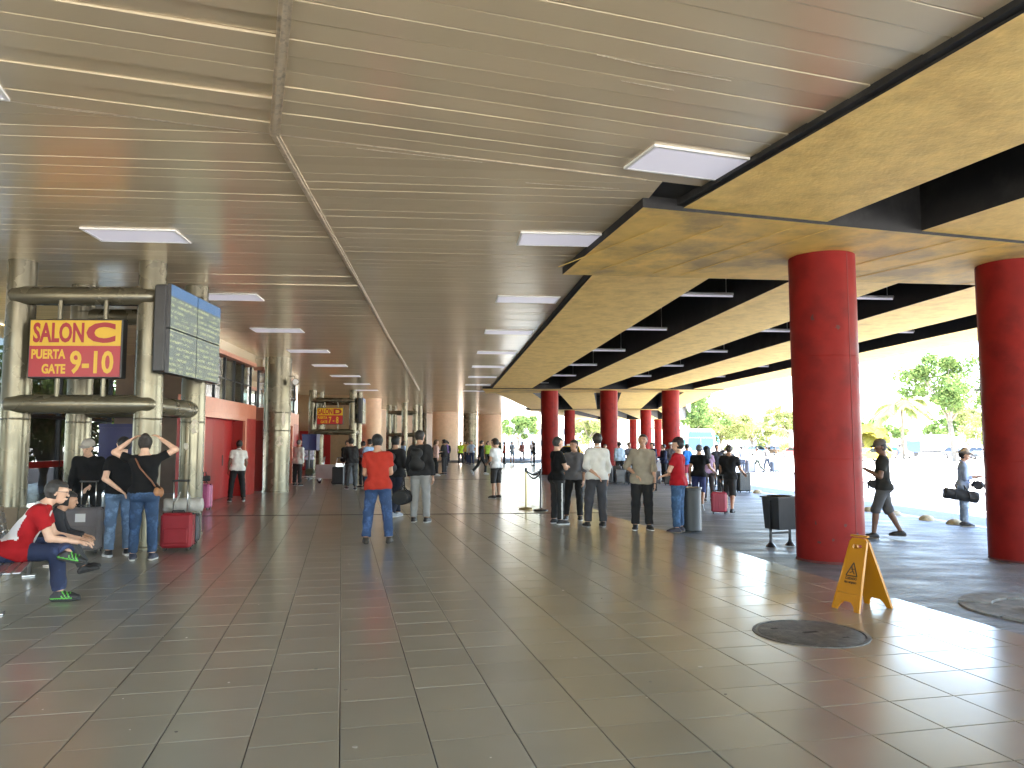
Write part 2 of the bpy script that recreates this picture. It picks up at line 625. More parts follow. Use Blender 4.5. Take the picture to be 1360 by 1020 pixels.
# trodden gum and pale specks on the tiles
m = MB()
for k in range(70):
    y = rng.uniform(3.2, 15); x = rng.uniform(-.62, .34) * y
    r = rng.uniform(.004, .014) * (1 if k % 3 else 1.5)
    n = 7
    m.prism([(x + r * rng.uniform(.7, 1.1) * math.cos(2 * PI * i / n), y + r * rng.uniform(.7, 1.1) * math.sin(2 * PI * i / n)) for i in range(n)], .0, .0022)
tag(m.build('floor_speck', mat('gum_speck', (.30, .29, .26), .7, island=.8), floor), kind='stuff')
# dark expansion joints across the hall
for (x0, y0, x1, y1) in ((-7.0, 16.75, 2.1, 17.55), (-9.0, 32.8, 0.6, 33.6)):
    l = math.hypot(x1 - x0, y1 - y0); nx, ny = -(y1 - y0) / l * 0.05, (x1 - x0) / l * 0.05
    mm = MB(); mm.prism([(x0 - nx, y0 - ny), (x1 - nx, y1 - ny), (x1 + nx, y1 + ny), (x0 + nx, y0 + ny)], -0.01, 0.004)
    mm.build('expansion_joint', M_web, floor)

# ------------------------------------------------------------------ ceiling of metal strips
CZ = 4.44
ceil_root = MB()
CE = [(-3.2, 0), (-3.2, 1), (-3.2, 2), (-3.2, 3)]
r_edge = offline(-3.16, 0, 3)
l_edge = offline(-17.5, 0, 3)
for ed in (r_edge, l_edge):                      # the hall's last bay runs on straight
    ed[3] = (ed[2][0] + (2.85 if ed is r_edge else 2.85) * 1.65, ed[2][1] + 23.6 * 1.65)
V = []
for i in range(4):
    V += [(r_edge[i][0], r_edge[i][1], CZ + 0.03), (l_edge[i][0], l_edge[i][1], CZ + 0.03), (l_edge[i][0], l_edge[i][1], CZ + 1.0), (r_edge[i][0], r_edge[i][1], CZ + 1.0)]
F = []
for i in range(3):
    for k in range(4):
        F.append((4 * i + k, 4 * i + (k + 1) % 4, 4 * i + 4 + (k + 1) % 4, 4 * i + 4 + k))
F += [(3, 2, 1, 0), (12, 13, 14, 15)]
ceiling = tag(ceil_root.add(V, F).build('ceiling', M_dark), kind='structure')

K1p, K1a = (-2.18, 6.72), R(18.6)
K1n = (-math.sin(K1a), math.cos(K1a))            # points into the far bay
def line_half(p, q):
    """half plane on the left of p->q"""
    l = math.hypot(q[0] - p[0], q[1] - p[1])
    return p, (-(q[1] - p[1]) / l, (q[0] - p[0]) / l)
PW = 0.25
def plank_geo(poly, c):
    p0 = inset(ccw(poly), 0.0035)
    if len(p0) < 3: return None
    p1 = inset(p0, 0.003)
    if len(p1) != len(p0): return None
    n = len(p0)
    V = [(p[0] - c[0], p[1] - c[1], 0.022) for p in p0] + [(p[0] - c[0], p[1] - c[1], 0.004) for p in p0] + [(p[0] - c[0], p[1] - c[1], 0) for p in p1]
    F = [((i + 1) % n, i, n + i, n + (i + 1) % n) for i in range(n)] + [(n + (i + 1) % n, n + i, 2 * n + i, 2 * n + (i + 1) % n) for i in range(n)]
    F.append(tuple(range(3 * n - 1, 2 * n - 1, -1)))
    return V, F
seamN = ((-1.45, 4.62), (-2.18, 6.72))
seamF = ((-2.18, 6.72), (-3.62, 23.9))
planks_near, planks_field = [], []
def strips(ang, p0, k0, k1, halves, seam, nearlim):
    d = (math.cos(ang), math.sin(ang)); nn = (-d[1], d[0])
    for k in range(k0, k1):
        base = (p0[0] + nn[0] * PW * k, p0[1] + nn[1] * PW * k)
        poly = [(base[0] - d[0] * 40, base[1] - d[1] * 40), (base[0] + d[0] * 40, base[1] + d[1] * 40),
                (base[0] + d[0] * 40 + nn[0] * PW, base[1] + d[1] * 40 + nn[1] * PW), (base[0] - d[0] * 40 + nn[0] * PW, base[1] - d[1] * 40 + nn[1] * PW)]
        for h in halves:
            poly = clip_poly(poly, *h)
            if len(poly) < 3: break
        if len(poly) < 3: continue
        for sgn in (0, 1):
            hp = line_half(*seam) if sgn == 0 else line_half(seam[1], seam[0])
            q = clip_poly(poly, *hp)
            if len(q) < 3 or area(q) < 0.01: continue
            yc = sum(p[1] for p in q) / len(q)
            (planks_near if nearlim[0] < yc < nearlim[1] else planks_field).append(q)
e0, e1, e2, e3 = r_edge
a0_, a1_, a2_, a3_ = l_edge
strips(K1a, K1p, -75, 0, [line_half(e0, e1), line_half(a1_, a0_), (K1p, (-K1n[0], -K1n[1]))], seamN, (2.0, 9))
ang2 = math.atan2(2.57, 28.65)
d2n = (-math.sin(ang2), math.cos(ang2))
b2 = off(2, -3.16); b2l = off(2, -17.5)
strips(ang2, K1p, -14, 140, [(K1p, K1n), line_half(e1, e2), line_half(a2_, a1_), line_half(e2, a2_)[0:2] if False else ((b2), (-(d2n[0] * 0.995), -(d2n[1] * 0.995)))], seamF, (0, 19.0))
ang3 = -math.atan2(2.85, 23.6)
d3n = (-math.sin(ang3), math.cos(ang3))
strips(ang3, b2, -8, 185, [(b2, (d2n[0], d2n[1])), line_half(e2, e3), line_half(a3_, a2_), (e3, (-d3n[0], -d3n[1]))], ((-5.2, 42.8), (-2.2, 67.6)), (0, 0))
for q in planks_near[:290]:
    c = (sum(p[0] for p in q) / len(q), sum(p[1] for p in q) / len(q))
    gge = plank_geo(q, c)
    if gge:
        obj('ceiling_strip', *gge, M_ceil, ceiling, loc=(c[0], c[1], CZ + rng.gauss(0, 0.0012)), rot=(rng.gauss(0, 0.004), rng.gauss(0, 0.0003), 0))
m = MB()
for q in planks_near[290:] + planks_field:
    gge = plank_geo(q, (0, 0))
    if gge:
        ys = sum(v[1] for v in gge[0]) / len(gge[0]); ti = rng.gauss(0, 0.005)
        m.add([(v[0], v[1], v[2] + CZ + (v[1] - ys) * ti * (0 if len(q) > 9 else 1) * 0.2) for v in gge[0]], gge[1])
tag(m.build('ceiling_strip_field', M_ceil2, ceiling), kind='stuff')
# raised cover strips over the long seam, slightly crooked, and along the bend
def cover(pts, w, name='ceiling_seam_cover'):
    m = MB()
    for i in range(len(pts) - 1):
        (x0, y0), (x1, y1) = pts[i], pts[i + 1]
        l = math.hypot(x1 - x0, y1 - y0); nx, ny = -(y1 - y0) / l * w, (x1 - x0) / l * w
        for t, (k, h) in enumerate(((1.0, 0.012), (0.35, 0.024)) if w > 0.03 else ((1.0, 0.004),)):
            m.prism(ccw([(x0 - nx * k, y0 - ny * k), (x1 - nx * k, y1 - ny * k), (x1 + nx * k, y1 + ny * k), (x0 + nx * k, y0 + ny * k)]), CZ - h, CZ + 0.004 - 0.001 * t)
    return m.build(name, M_trim, ceiling)
cover([(0.3, -0.4), (-1.45, 4.62), (-1.80, 5.62), (-2.18, 6.72)], 0.045)
cover([(-2.18, 6.72), (-2.75, 13.5), (-3.30, 19.9)], 0.04)
cover([(-3.30, 19.9), (-3.62, 23.9), (-5.0, 40.6)], 0.04)
cover([(-9.5, 6.72 - 7.32 * math.tan(K1a)), (-2.18, 6.72)], 0.012)
cover([(-2.18, 6.72), (1.45, 6.72 + 3.63 * math.tan(K1a))], 0.012)

# old sealant squeezed out along some joints
M_seal = mat('old_sealant', (0.60, 0.52, 0.40), 0.6, var=0.3, vscale=30, bump=0.8, bscale=60)
for (x0, y0, x1, y1, w) in ((0.62, 5.30, 1.03, 5.47, .010), (1.03, 5.47, 1.72, 5.70, .007), (0.86, 5.70, 1.30, 5.86, .006), (-1.5, 7.05, -.3, 7.42, .009), (.15, 8.02, 1.2, 8.22, .008), (-4.0, 6.14, -2.6, 6.60, .010)):
    n = 22
    rr = random.Random(int(x0 * 100))
    V, F = [], []
    for i in range(n + 1):
        u = i / n
        px, py = x0 + (x1 - x0) * u, y0 + (y1 - y0) * u
        ww = w * rr.uniform(.25, 1.3)
        V += [(px + rr.uniform(-.004, .004), py - ww, CZ - .0015), (px, py, CZ - .004 - ww * .25), (px + rr.uniform(-.004, .004), py + ww, CZ - .0015)]
    for i in range(n):
        F += [(3 * i, 3 * i + 1, 3 * i + 4, 3 * i + 3), (3 * i + 1, 3 * i + 2, 3 * i + 5, 3 * i + 4)]
    obj('sealant_smear', V, F, M_seal, ceiling, True)

# ------------------------------------------------------------------ raised roadway: yellow beams, dark webs, deck
viaduct = thing('elevated_roadway', 'yellow concrete elevated roadway on thick red columns over the pavement', 'viaduct', (6, 11, 4.3))
VO = Vector((6, 11, 4.3))
def vbuild(m, name, mt, **k):
    m.V = [(v[0] - VO.x, v[1] - VO.y, v[2] - VO.z) for v in m.V]
    return m.build(name, mt, viaduct, **k)
BEAMS = [(-3.1, -1.1), (0.36, 2.3), (3.8, 5.85), (7.2, 8.95)]
SZ = 4.365
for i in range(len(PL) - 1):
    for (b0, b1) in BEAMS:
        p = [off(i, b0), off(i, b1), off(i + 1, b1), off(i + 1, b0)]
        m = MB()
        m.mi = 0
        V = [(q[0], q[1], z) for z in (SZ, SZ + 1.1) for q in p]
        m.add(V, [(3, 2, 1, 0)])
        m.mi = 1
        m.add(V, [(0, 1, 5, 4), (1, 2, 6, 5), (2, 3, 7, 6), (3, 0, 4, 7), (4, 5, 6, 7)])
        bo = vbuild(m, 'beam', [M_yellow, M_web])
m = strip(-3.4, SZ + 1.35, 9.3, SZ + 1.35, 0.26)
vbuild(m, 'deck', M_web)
m = strip(9.3, SZ + 2.3, 9.55, SZ + 2.3, 1.5); vbuild(m, 'parapet', M_kerb)
def crossbeam(i, wl, wr, rl=-3.45, rr=9.0):
    n0 = off(i, 0); n1 = off(i, 1.0)
    ux, uy = n1[0] - n0[0], n1[1] - n0[1]
    l = math.hypot(ux, uy); ux, uy = ux / l, uy / l
    vx, vy = -uy, ux
    def P(r, w): return (n0[0] + ux * r + vx * w, n0[1] + uy * r + vy * w)
    pts = [P(rl, -wl), P(rr, -wr), P(rr, wr), P(rl, wl)]
    m = MB()
    V = [(q[0], q[1], z) for z in (4.325, SZ + 1.08) for q in pts]
    m.mi = 0
    m.add(V, [(3, 2, 1, 0)])
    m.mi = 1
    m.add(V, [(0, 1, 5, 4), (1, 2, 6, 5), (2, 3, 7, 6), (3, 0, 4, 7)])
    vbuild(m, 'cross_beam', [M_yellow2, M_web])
    return P
CBP = crossbeam(1, 1.78, 0.72)
crossbeam(2, 1.7, 0.8); crossbeam(3, 1.7, 0.8); crossbeam(4, 0.9, 0.9)
# board marks cast into the cross beam's underside
for k, r_ in enumerate((-2.9, -2.2, -1.3, -0.8, 1.2, 2.0, 4.2, 5.2)):
    m = MB()
    a, b = CBP(r_, -1.5 + 0.1 * abs(r_)), CBP(r_ - 0.75, 1.5 - 0.08 * abs(r_))
    m.tube([(a[0], a[1], 4.323), (b[0], b[1], 4.323)], 0.007, 5)
    vbuild(m, 'board_mark', M_yellow)
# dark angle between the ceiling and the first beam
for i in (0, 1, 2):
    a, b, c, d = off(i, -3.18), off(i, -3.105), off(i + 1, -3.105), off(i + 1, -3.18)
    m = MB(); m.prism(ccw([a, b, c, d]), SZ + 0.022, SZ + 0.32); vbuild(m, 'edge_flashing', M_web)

# ------------------------------------------------------------------ thick red columns
def red_column(x, y, label, group=None, z1=4.33):
    z0 = gz(x, y)
    t = thing('red_column', label, 'column', (x, y, z0 - 0.02), 0, group)
    h = z1 - z0 + 0.02
    m = MB()
    m.lathe([(0.46, 0)] + [(q_, h * f_ + d_) for f_ in (0.33, 0.66) for (q_, d_) in ((0.46, -0.02), (0.46, -0.006), (0.4575, 0), (0.46, 0.006), (0.46, 0.02))] + [(0.46, h)], 48)
    m.build('shaft', M_red, t, auto=12)
    m = MB()
    for a in (-1.15, 0.9, 2.6):
        for rr in (0.4605,):
            c, s_ = math.cos(a), math.sin(a)
            m.box(-0.006, -0.004, 0.01, 0.006, 0.003, h - 0.01, Matrix.Translation((c * rr, s_ * rr, 0)) @ Matrix.Rotation(a + PI / 2, 4, 'Z'))
    m.build('formwork_seam', mat('red_seam', (0.16, 0.015, 0.012), 0.7), t)
    m = MB(); m.lathe([(0.475, 0), (0.47, 0.03), (0.462, 0.05)], 48); m.build('base_ring', mat('red_base_dirt', (0.10, 0.02, 0.02), 0.8, var=0.3), t)
    if z1 > 4 and y < 14:
        rr = random.Random(int(x * 10))
        for k in range(9):
            a, z, w_, h_ = rr.uniform(-3.0, -.4), rr.choice((rr.uniform(.12, .5), rr.uniform(.5, 1.3), rr.uniform(1.5, 3.5))), rr.uniform(.012, .05), rr.uniform(.012, .06)
            nn = 11
            V = [(math.cos(a) * .4612, math.sin(a) * .4612, z)]
            for i in range(nn):
                q = rr.uniform(.4, 1.2); an = 2 * PI * i / nn
                V.append((math.cos(a + math.cos(an) * w_ / .46 * q) * .4612, math.sin(a + math.cos(an) * w_ / .46 * q) * .4612, z + math.sin(an) * h_ * q))
            obj('paint_chip' if k % 2 else 'scuff', V, [(0, 1 + i, 1 + (i + 1) % nn) for i in range(nn)], mat('chip_pale', (.09, .026, .022), .8) if k % 2 else mat('scuff_dark', (.05, .008, .008), .7), t, True)
    return t
red_column(4.56, 10.93, 'thick round red column right behind the yellow wet floor sign')
red_column(7.62, 11.35, 'thick round red column in front of the man in the brimmed hat')
red_column(10.7, 11.9, 'thick round red column beyond the one by the brimmed hat man', None)
for (x, y) in ((1.98, 39.6), (5.08, 39.45), (8.29, 39.3)):
    red_column(x, y, 'thick round red column in the second row, behind the talking people', 'red columns of the second row')
for (x, y) in ((4.83, 63.2), (7.9, 62.9), (11.1, 62.5)):
    red_column(x, y, 'thick round red column of the third row, near the yellow taxi', 'red columns of the third row')
for (x, y) in ((11.5, 89.8), (14.3, 89.1), (17.1, 88.4)):
    red_column(x, y, 'distant round red column at the far end of the elevated roadway', 'red columns of the farthest row')

# ------------------------------------------------------------------ ceiling light panels
lamp0 = None
def ceiling_light(x, y, rz, label, group):
    global lamp0
    if lamp0 is None:
        t = thing('ceiling_light', label, 'ceiling light', (x, y, CZ - 0.018), rz, group)
        m = MB(); m.box(-0.58, -0.29, 0, 0.58, 0.29, 0.012); m.build('diffuser', M_lamp, t)
        m = MB()
        for (x0, y0, x1, y1) in ((-0.61, -0.32, 0.61, -0.29), (-0.61, 0.29, 0.61, 0.32), (-0.61, -0.289, -0.58, 0.289), (0.58, -0.289, 0.61, 0.289)):
            m.box(x0, y0, -0.004, x1, y1, 0.030)
        m.build('frame', M_white, t)
        m = MB(); m.box(-0.575, -0.285, 0.013, 0.575, 0.285, 0.030); m.build('housing', M_white, t)
        lamp0 = t
        return t
    t = copy_tree(lamp0)
    t.location = (x, y, CZ - 0.018); t.rotation_euler = (0, 0, rz)
    t['label'] = label; t['group'] = group
    return t
RL, LL = 'ceiling lights beside the yellow roadway', 'ceiling lights above the left columns'
ceiling_light(1.83, 7.45, K1a, 'flat white ceiling light in the strip ceiling bay with the slanted boards, right side', 'slanted bay right light')
ceiling_light(-4.62, 5.52, K1a, 'flat white ceiling light in the slanted boards on the signboard side', 'slanted bay left light')
for k in range(8):
    y = 10.3 + 4.4 * k
    ceiling_light(0.70 - 0.0897 * (y - 10.3), y, ang2, 'flat white ceiling light beside the yellow roadway, %s from the slanted boards' % ORD[k], RL)
for k in range(8):
    y = 10.1 + 4.35 * k
    ceiling_light(-5.12 - 0.0897 * (y - 10.1), y, ang2, 'flat white ceiling light above the beige columns, %s from the slanted boards' % ORD[k], LL)
# tube lights hung between the beams
def batten(x, y, k, gap, z=4.62):
    t = thing('tube_light', 'thin white tube light, %s one in the %s dark roadway gap' % (ORD[k], gap), 'light', (x, y, z), ang2, 'tube lights in the roadway gaps')
    m = MB(); m.box(-0.65, -0.05, 0, 0.65, 0.05, 0.05, bev=0.01); m.build('housing', M_white, t)
    m = MB(); m.tube([(-0.6, 0, -0.02), (0.6, 0, -0.02)], 0.016, 8); m.build('tube', M_lamp, t)
    for hx in (-0.4, 0.4):
        m = MB(); m.tube([(hx, 0, 0.05), (hx, 0, 0.75)], 0.008, 6); m.build('hanger', M_white, t)
for k in range(6):
    y = 15.2 + 4.6 * k
    batten(4.05 - 0.0897 * (y - 15.2) - 0.06, y, k, 'first')
    batten(7.5 - 0.0897 * (y - 15.2) - 0.06, y + 0.3, k, 'second')
    if k: batten(10.95 - 0.0897 * (y - 15.2), y + 0.5, k - 1, 'third')
# ------------------------------------------------------------------ left side: portals of beige columns, signs, board
WA = math.atan2(2.57, 28.65)                       # the second bay leans this much to the left
def loc2(s, y_along, z=0.0):
    """point in the second bay: s metres right of the camera's line, measured square to the hall; y along it"""
    return (s * math.cos(WA) - y_along * math.sin(WA), s * math.sin(WA) + y_along * math.cos(WA), z)

def column_portal(cx, cy, label, dims=(2.0, 1.85), rz=None, ztop=CZ + 0.015):
    rz = WA * 0.5 if rz is None else rz
    t = thing('column_portal', label, 'column', (cx, cy, 0), rz)
    w, d = dims
    for (sx, sy) in ((0, 0), (w, 0), (0, d), (w, d)):
        m = MB()
        m.lathe([(0.225, 0), (0.225, 0.03), (0.205, 0.04), (0.205, 0.06), (0.205, 1.95), (0.205, 1.97), (0.203, 1.975), (0.205, 1.98), (0.205, 2.0), (0.205, 3.93), (0.205, 3.95), (0.203, 3.955), (0.205, 3.96), (0.205, 3.98), (0.205, ztop)], 36, c=(sx, sy, 0))
        m.build('column', M_steel, t, auto=40)
    def tube(a, b, z):
        a, b = Vector((*a, z)), Vector((*b, z))
        u = (b - a).normalized()
        pts, rs = [], []
        for k in range(6):
            an = k / 5 * PI / 2
            pts.append(a + u * 0.15 * (1 - math.sin(an)) * 1 - u * 0.15); rs.append(0.148 * max(0.03, math.sin(an) if k else 0.03))
        p0 = [a - u * (0.08 + 0.14 * math.cos(k / 5 * PI / 2)) for k in range(6)]
        r0 = [0.147 * max(0.05, math.sin(k / 5 * PI / 2)) for k in range(6)]
        p1 = [b + u * (0.08 + 0.14 * math.sin(k / 5 * PI / 2)) for k in range(6)]
        r1 = [0.147 * max(0.05, math.cos(k / 5 * PI / 2)) for k in range(6)]
        m = MB(); m.tube(p0 + p1, r0 + r1, 22)
        m.build('cross_tube', M_steel, t, auto=40)
    for z in (3.88, 2.20):
        tube((0.08, -0.10), (w - 0.05, -0.10), z)
        tube((0.08, d), (w - 0.05, d), z)
    tube((w, 0.15), (w, d), 2.195)
    return t

sign_y = mat('sign_yellow', (0.52, 0.31, 0.006), 0.35, emit=(0.95, 0.60, 0.01), estr=0.008, var=0.05)
sign_r = mat('sign_red', (0.30, 0.006, 0.010), 0.35, emit=(0.7, 0.01, 0.01), estr=0.006, var=0.05)
sign_rl = mat('sign_red_letter', (0.30, 0.006, 0.012), 0.4)
def gate_sign(cx, cy, big, nums, label, rz, detail=True):
    """hanging light box: yellow band over red band"""
    t = thing('gate_sign', label, 'sign', (cx, cy, 2.58), rz)
    W, H, D = 1.40, 0.90, 0.16
    m = MB(); m.box(-W / 2, 0, 0, W / 2, D, H, bev=0.012); m.build('case', M_black, t, auto=30)
    b = 0.022
    m = MB(); m.box(-W / 2 + b, -0.006, H * 0.545, W / 2 - b, 0.002, H - b); m.build('yellow_panel', sign_y, t)
    m = MB(); m.box(-W / 2 + b, -0.006, b, W / 2 - b, 0.002, H * 0.545 - 0.001); m.build('red_panel', sign_r, t)
    rx = (PI / 2, 0, 0)
    text_mesh('lettering', 'SALON', 0.40, sign_rl, t, (-W / 2 + 0.065, -0.0065, 0.555), rx, 0.60, 0.014)
    text_mesh('lettering', big, 0.40, sign_rl, t, (0.16, -0.0065, 0.555), rx, 1.55, 0.018)
    text_mesh('lettering', 'PUERTA', 0.19, sign_y, t, (-W / 2 + 0.05, -0.0065, 0.30), rx, 0.74, 0.007)
    text_mesh('lettering', 'GATE', 0.19, sign_y, t, (-W / 2 + 0.215, -0.0065, 0.075), rx, 0.74, 0.007)
    text_mesh('lettering', nums, 0.46, sign_y, t, (-0.07, -0.0065, 0.085), rx, 0.62 if len(nums) > 4 else 0.78, 0.012)
    for x in (-0.29, 0.40):
        m = MB(); m.tube([(x, D / 2, H + 0.0), (x, D / 2, H + 0.30)], 0.035, 12); m.tube([(x, D / 2, -0.27), (x, D / 2, 0.0)], 0.035, 12)
        for half in (m.F[:len(m.F) // 2],):
            pass
        q = MB(); q.tube([(x, D / 2, H), (x, D / 2, H + 0.30)], 0.035, 12); q.build('hanger', M_steel, t, auto=40)
        q = MB(); q.tube([(x, D / 2, -0.27), (x, D / 2, 0.0)], 0.035, 12); q.build('support', M_steel, t, auto=40)
    return t

def board_mat():
    m = bpy.data.materials.new('flight_board_screen')
    m.use_nodes = True
    nt = m.node_tree
    b = nt.nodes['Principled BSDF']
    N, L = nt.nodes.new, nt.links.new
    uv = N('ShaderNodeTexCoord')
    sp = N('ShaderNodeSeparateXYZ'); L(uv.outputs['UV'], sp.inputs[0])
    def math_(op, a, bb=None, c=None):
        n = N('ShaderNodeMath'); n.operation = op
        for i, x in enumerate((a, bb, c)):
            if x is None: continue
            if isinstance(x, (int, float)): n.inputs[i].default_value = x
            else: L(x, n.inputs[i])
        return n.outputs[0]
    rows = math_('MULTIPLY', sp.outputs[1], 15.0)
    fr = math_('FRACT', rows)
    rowi = math_('FLOOR', rows)
    inrow = math_('MULTIPLY', math_('GREATER_THAN', fr, 0.28), math_('LESS_THAN', fr, 0.74))
    cell = N('ShaderNodeCombineXYZ')
    L(math_('FLOOR', math_('MULTIPLY', sp.outputs[0], 74.0)), cell.inputs[0]); L(rowi, cell.inputs[1])
    L(math_('FLOOR', math_('MULTIPLY', fr, 5.0)), cell.inputs[2])
    wn_ = N('ShaderNodeTexWhiteNoise'); L(cell.outputs[0], wn_.inputs[0])
    glyph = math_('GREATER_THAN', wn_.outputs[0], 0.42)
    # text columns
    cl = N('ShaderNodeCombineXYZ'); L(math_('FLOOR', math_('MULTIPLY', sp.outputs[0], 16.0)), cl.inputs[0]); L(rowi, cl.inputs[1])
    w2 = N('ShaderNodeTexWhiteNoise'); L(cl.outputs[0], w2.inputs[0])
    word = math_('GREATER_THAN', w2.outputs[0], 0.28)
    text = math_('MULTIPLY', math_('MULTIPLY', glyph, word), inrow)
    mx = N('ShaderNodeMix'); mx.data_type = 'RGBA'
    L(text, mx.inputs[0]); mx.inputs[6].default_value = (0.10, 0.125, 0.11, 1); mx.inputs[7].default_value = (0.27, 0.30, 0.17, 1)
    hd = math_('GREATER_THAN', sp.outputs[1], 0.87)
    m2 = N('ShaderNodeMix'); m2.data_type = 'RGBA'
    L(hd, m2.inputs[0]); L(mx.outputs[2], m2.inputs[6]); m2.inputs[7].default_value = (0.05, 0.115, 0.22, 1)
    b.inputs['Base Color'].default_value = (0.02, 0.02, 0.022, 1)
    b.inputs['Roughness'].default_value = 0.22
    L(m2.outputs[2], b.inputs['Emission Color'])
    b.inputs['Emission Strength'].default_value = 0.13
    return m
M_screen = board_mat()

def flight_board(cx, cy, rz, z0, label, W=2.15, H=1.38, detail=True):
    """two by two screens; its face looks along local -Y"""
    t = thing('flight_board', label, 'screen', (cx, cy, z0), rz)
    m = MB(); m.box(-W / 2 - 0.02, 0.06, 0.02, W / 2 + 0.02, 0.24, H - 0.02, bev=0.02); m.build('cabinet', M_black, t, auto=30)
    for i in (0, 1):
        for j in (0, 1):
            x0, x1 = -W / 2 + i * W / 2 + 0.004, -W / 2 + (i + 1) * W / 2 - 0.004
            zz0, zz1 = j * H / 2 + 0.004, (j + 1) * H / 2 - 0.004
            mo = MB(); mo.box(x0, 0.0, zz0, x1, 0.062, zz1, bev=0.006); mon = mo.build('monitor', M_blackmetal, t, auto=30)
            e = 0.008
            s = MB(); s.quad((x0 + e, -0.002, zz0 + e), (x1 - e, -0.002, zz0 + e), (x1 - e, -0.002, zz1 - e), (x0 + e, -0.002, zz1 - e))
            so = s.build('screen', M_screen, mon)
            uvl = so.data.uv_layers.new(name='UVMap')
            for k, (u, v) in enumerate(((i * .5, j * .5), (i * .5 + .5, j * .5), (i * .5 + .5, j * .5 + .5), (i * .5, j * .5 + .5))):
                uvl.data[k].uv = (u, v)
    for x in (-0.5, 0.5):
        m = MB(); m.box(x - 0.06, 0.24, 0.3, x + 0.06, 0.42, 0.5); m.build('bracket', M_blackmetal, t)
    return t

column_portal(-7.66, 11.62, 'four beige steel columns joined by tubes around the salon C sign')
gate_sign(-6.60, 11.30, 'C', '9-10', 'yellow and red hanging gate sign reading salon C gate 9-10', 0.02)
flight_board(-5.24, 12.42, R(92), 2.66, 'large flight information board of four screens beside the salon C sign')
# little white loudspeaker on the back column
def speaker(x, y, z, rz, label, s=1.0):
    t = thing('wall_speaker', label, 'speaker', (x, y, z), rz)
    mt = Matrix.Rotation(PI / 2, 4, 'X')
    m = MB(); m.lathe([(0.045 * s, -0.16 * s), (0.09 * s, -0.13 * s), (0.10 * s, -0.02 * s), (0.10 * s, 0.10 * s), (0.115 * s, 0.11 * s), (0.115 * s, 0.14 * s), (0.10 * s, 0.142 * s)], 24, mt); m.build('housing', M_steel, t, auto=40)
    m = MB(); m.lathe([(0.092 * s, 0.143 * s), (0.088 * s, 0.148 * s)], 24, mt); m.build('grille', M_white, t)
    m = MB(); m.tube([(0, 0, 0.08 * s), (-0.03, 0.02, 0.2 * s), (-0.22, 0.08, 0.2 * s)], 0.014, 8); m.build('bracket', M_steel, t)
speaker(-5.48, 13.25, 3.99, R(20), 'round white loudspeaker on the beige column behind the flight board')
speaker(-7.15, 24.75, 3.6, R(20), 'small white loudspeaker on the stout beige column by the red doorway', 1.0)

# second portal, further down
column_portal(-10.75, 40.6, 'four beige steel columns joined by tubes around the distant salon D sign', (2.15, 2.0))
gate_sign(-9.72, 40.2, 'D', '7 - 8', 'small distant yellow and red gate sign reading salon D gate 7-8', 0.05)
flight_board(-8.15, 41.5, R(97), 2.66, 'distant flight board on its edge beside the salon D sign')

def stout_column(x, y, r, mt, label, z1=CZ + 0.015, group=None, rings=()):
    t = thing('round_column', label, 'column', (x, y, 0), 0, group)
    pr = [(r + 0.02, 0), (r + 0.02, 0.06), (r, 0.065), (r, 0.1)]
    for z in rings: pr += [(r, z - 0.02), (r, z), (r - 0.004, z + 0.006), (r, z + 0.012), (r, z + 0.03)]
    m = MB(); m.lathe(pr + [(r, z1)], 48); m.build('shaft', mt, t, auto=40)
    return t
stout_column(-7.82, 25.1, 0.43, M_steel, 'stout beige column between the two red doorways', rings=(2.0, 2.6))
stout_column(-9.05, 48.5, 0.63, M_peach, 'peach tiled column just past the salon D sign', rings=(1.2, 2.4, 3.4))
stout_column(-6.2, 70.3, 1.22, M_peach, 'huge peach drum column with a pale foot, far down the hall', rings=(1.0, 2.2, 3.3))
stout_column(-2.25, 77.0, 1.25, M_peach, 'huge peach drum column at the bright far end', rings=(1.1, 2.2, 3.3))
stout_column(-4.1, 73.5, 0.68, M_steel, 'wide beige column between the two huge peach drums', rings=(1.1, 2.2, 3.3))
for (x, y) in ((-7.55, 53.0), (-8.35, 72.0)):
    stout_column(x, y, 0.21, M_steel, 'slim beige column far down the hall before the peach drums', group='slim far columns')
column_portal(-9.3, 57.0, 'farthest group of four slim beige columns joined by tubes', (2.0, 1.9), rz=-0.06)

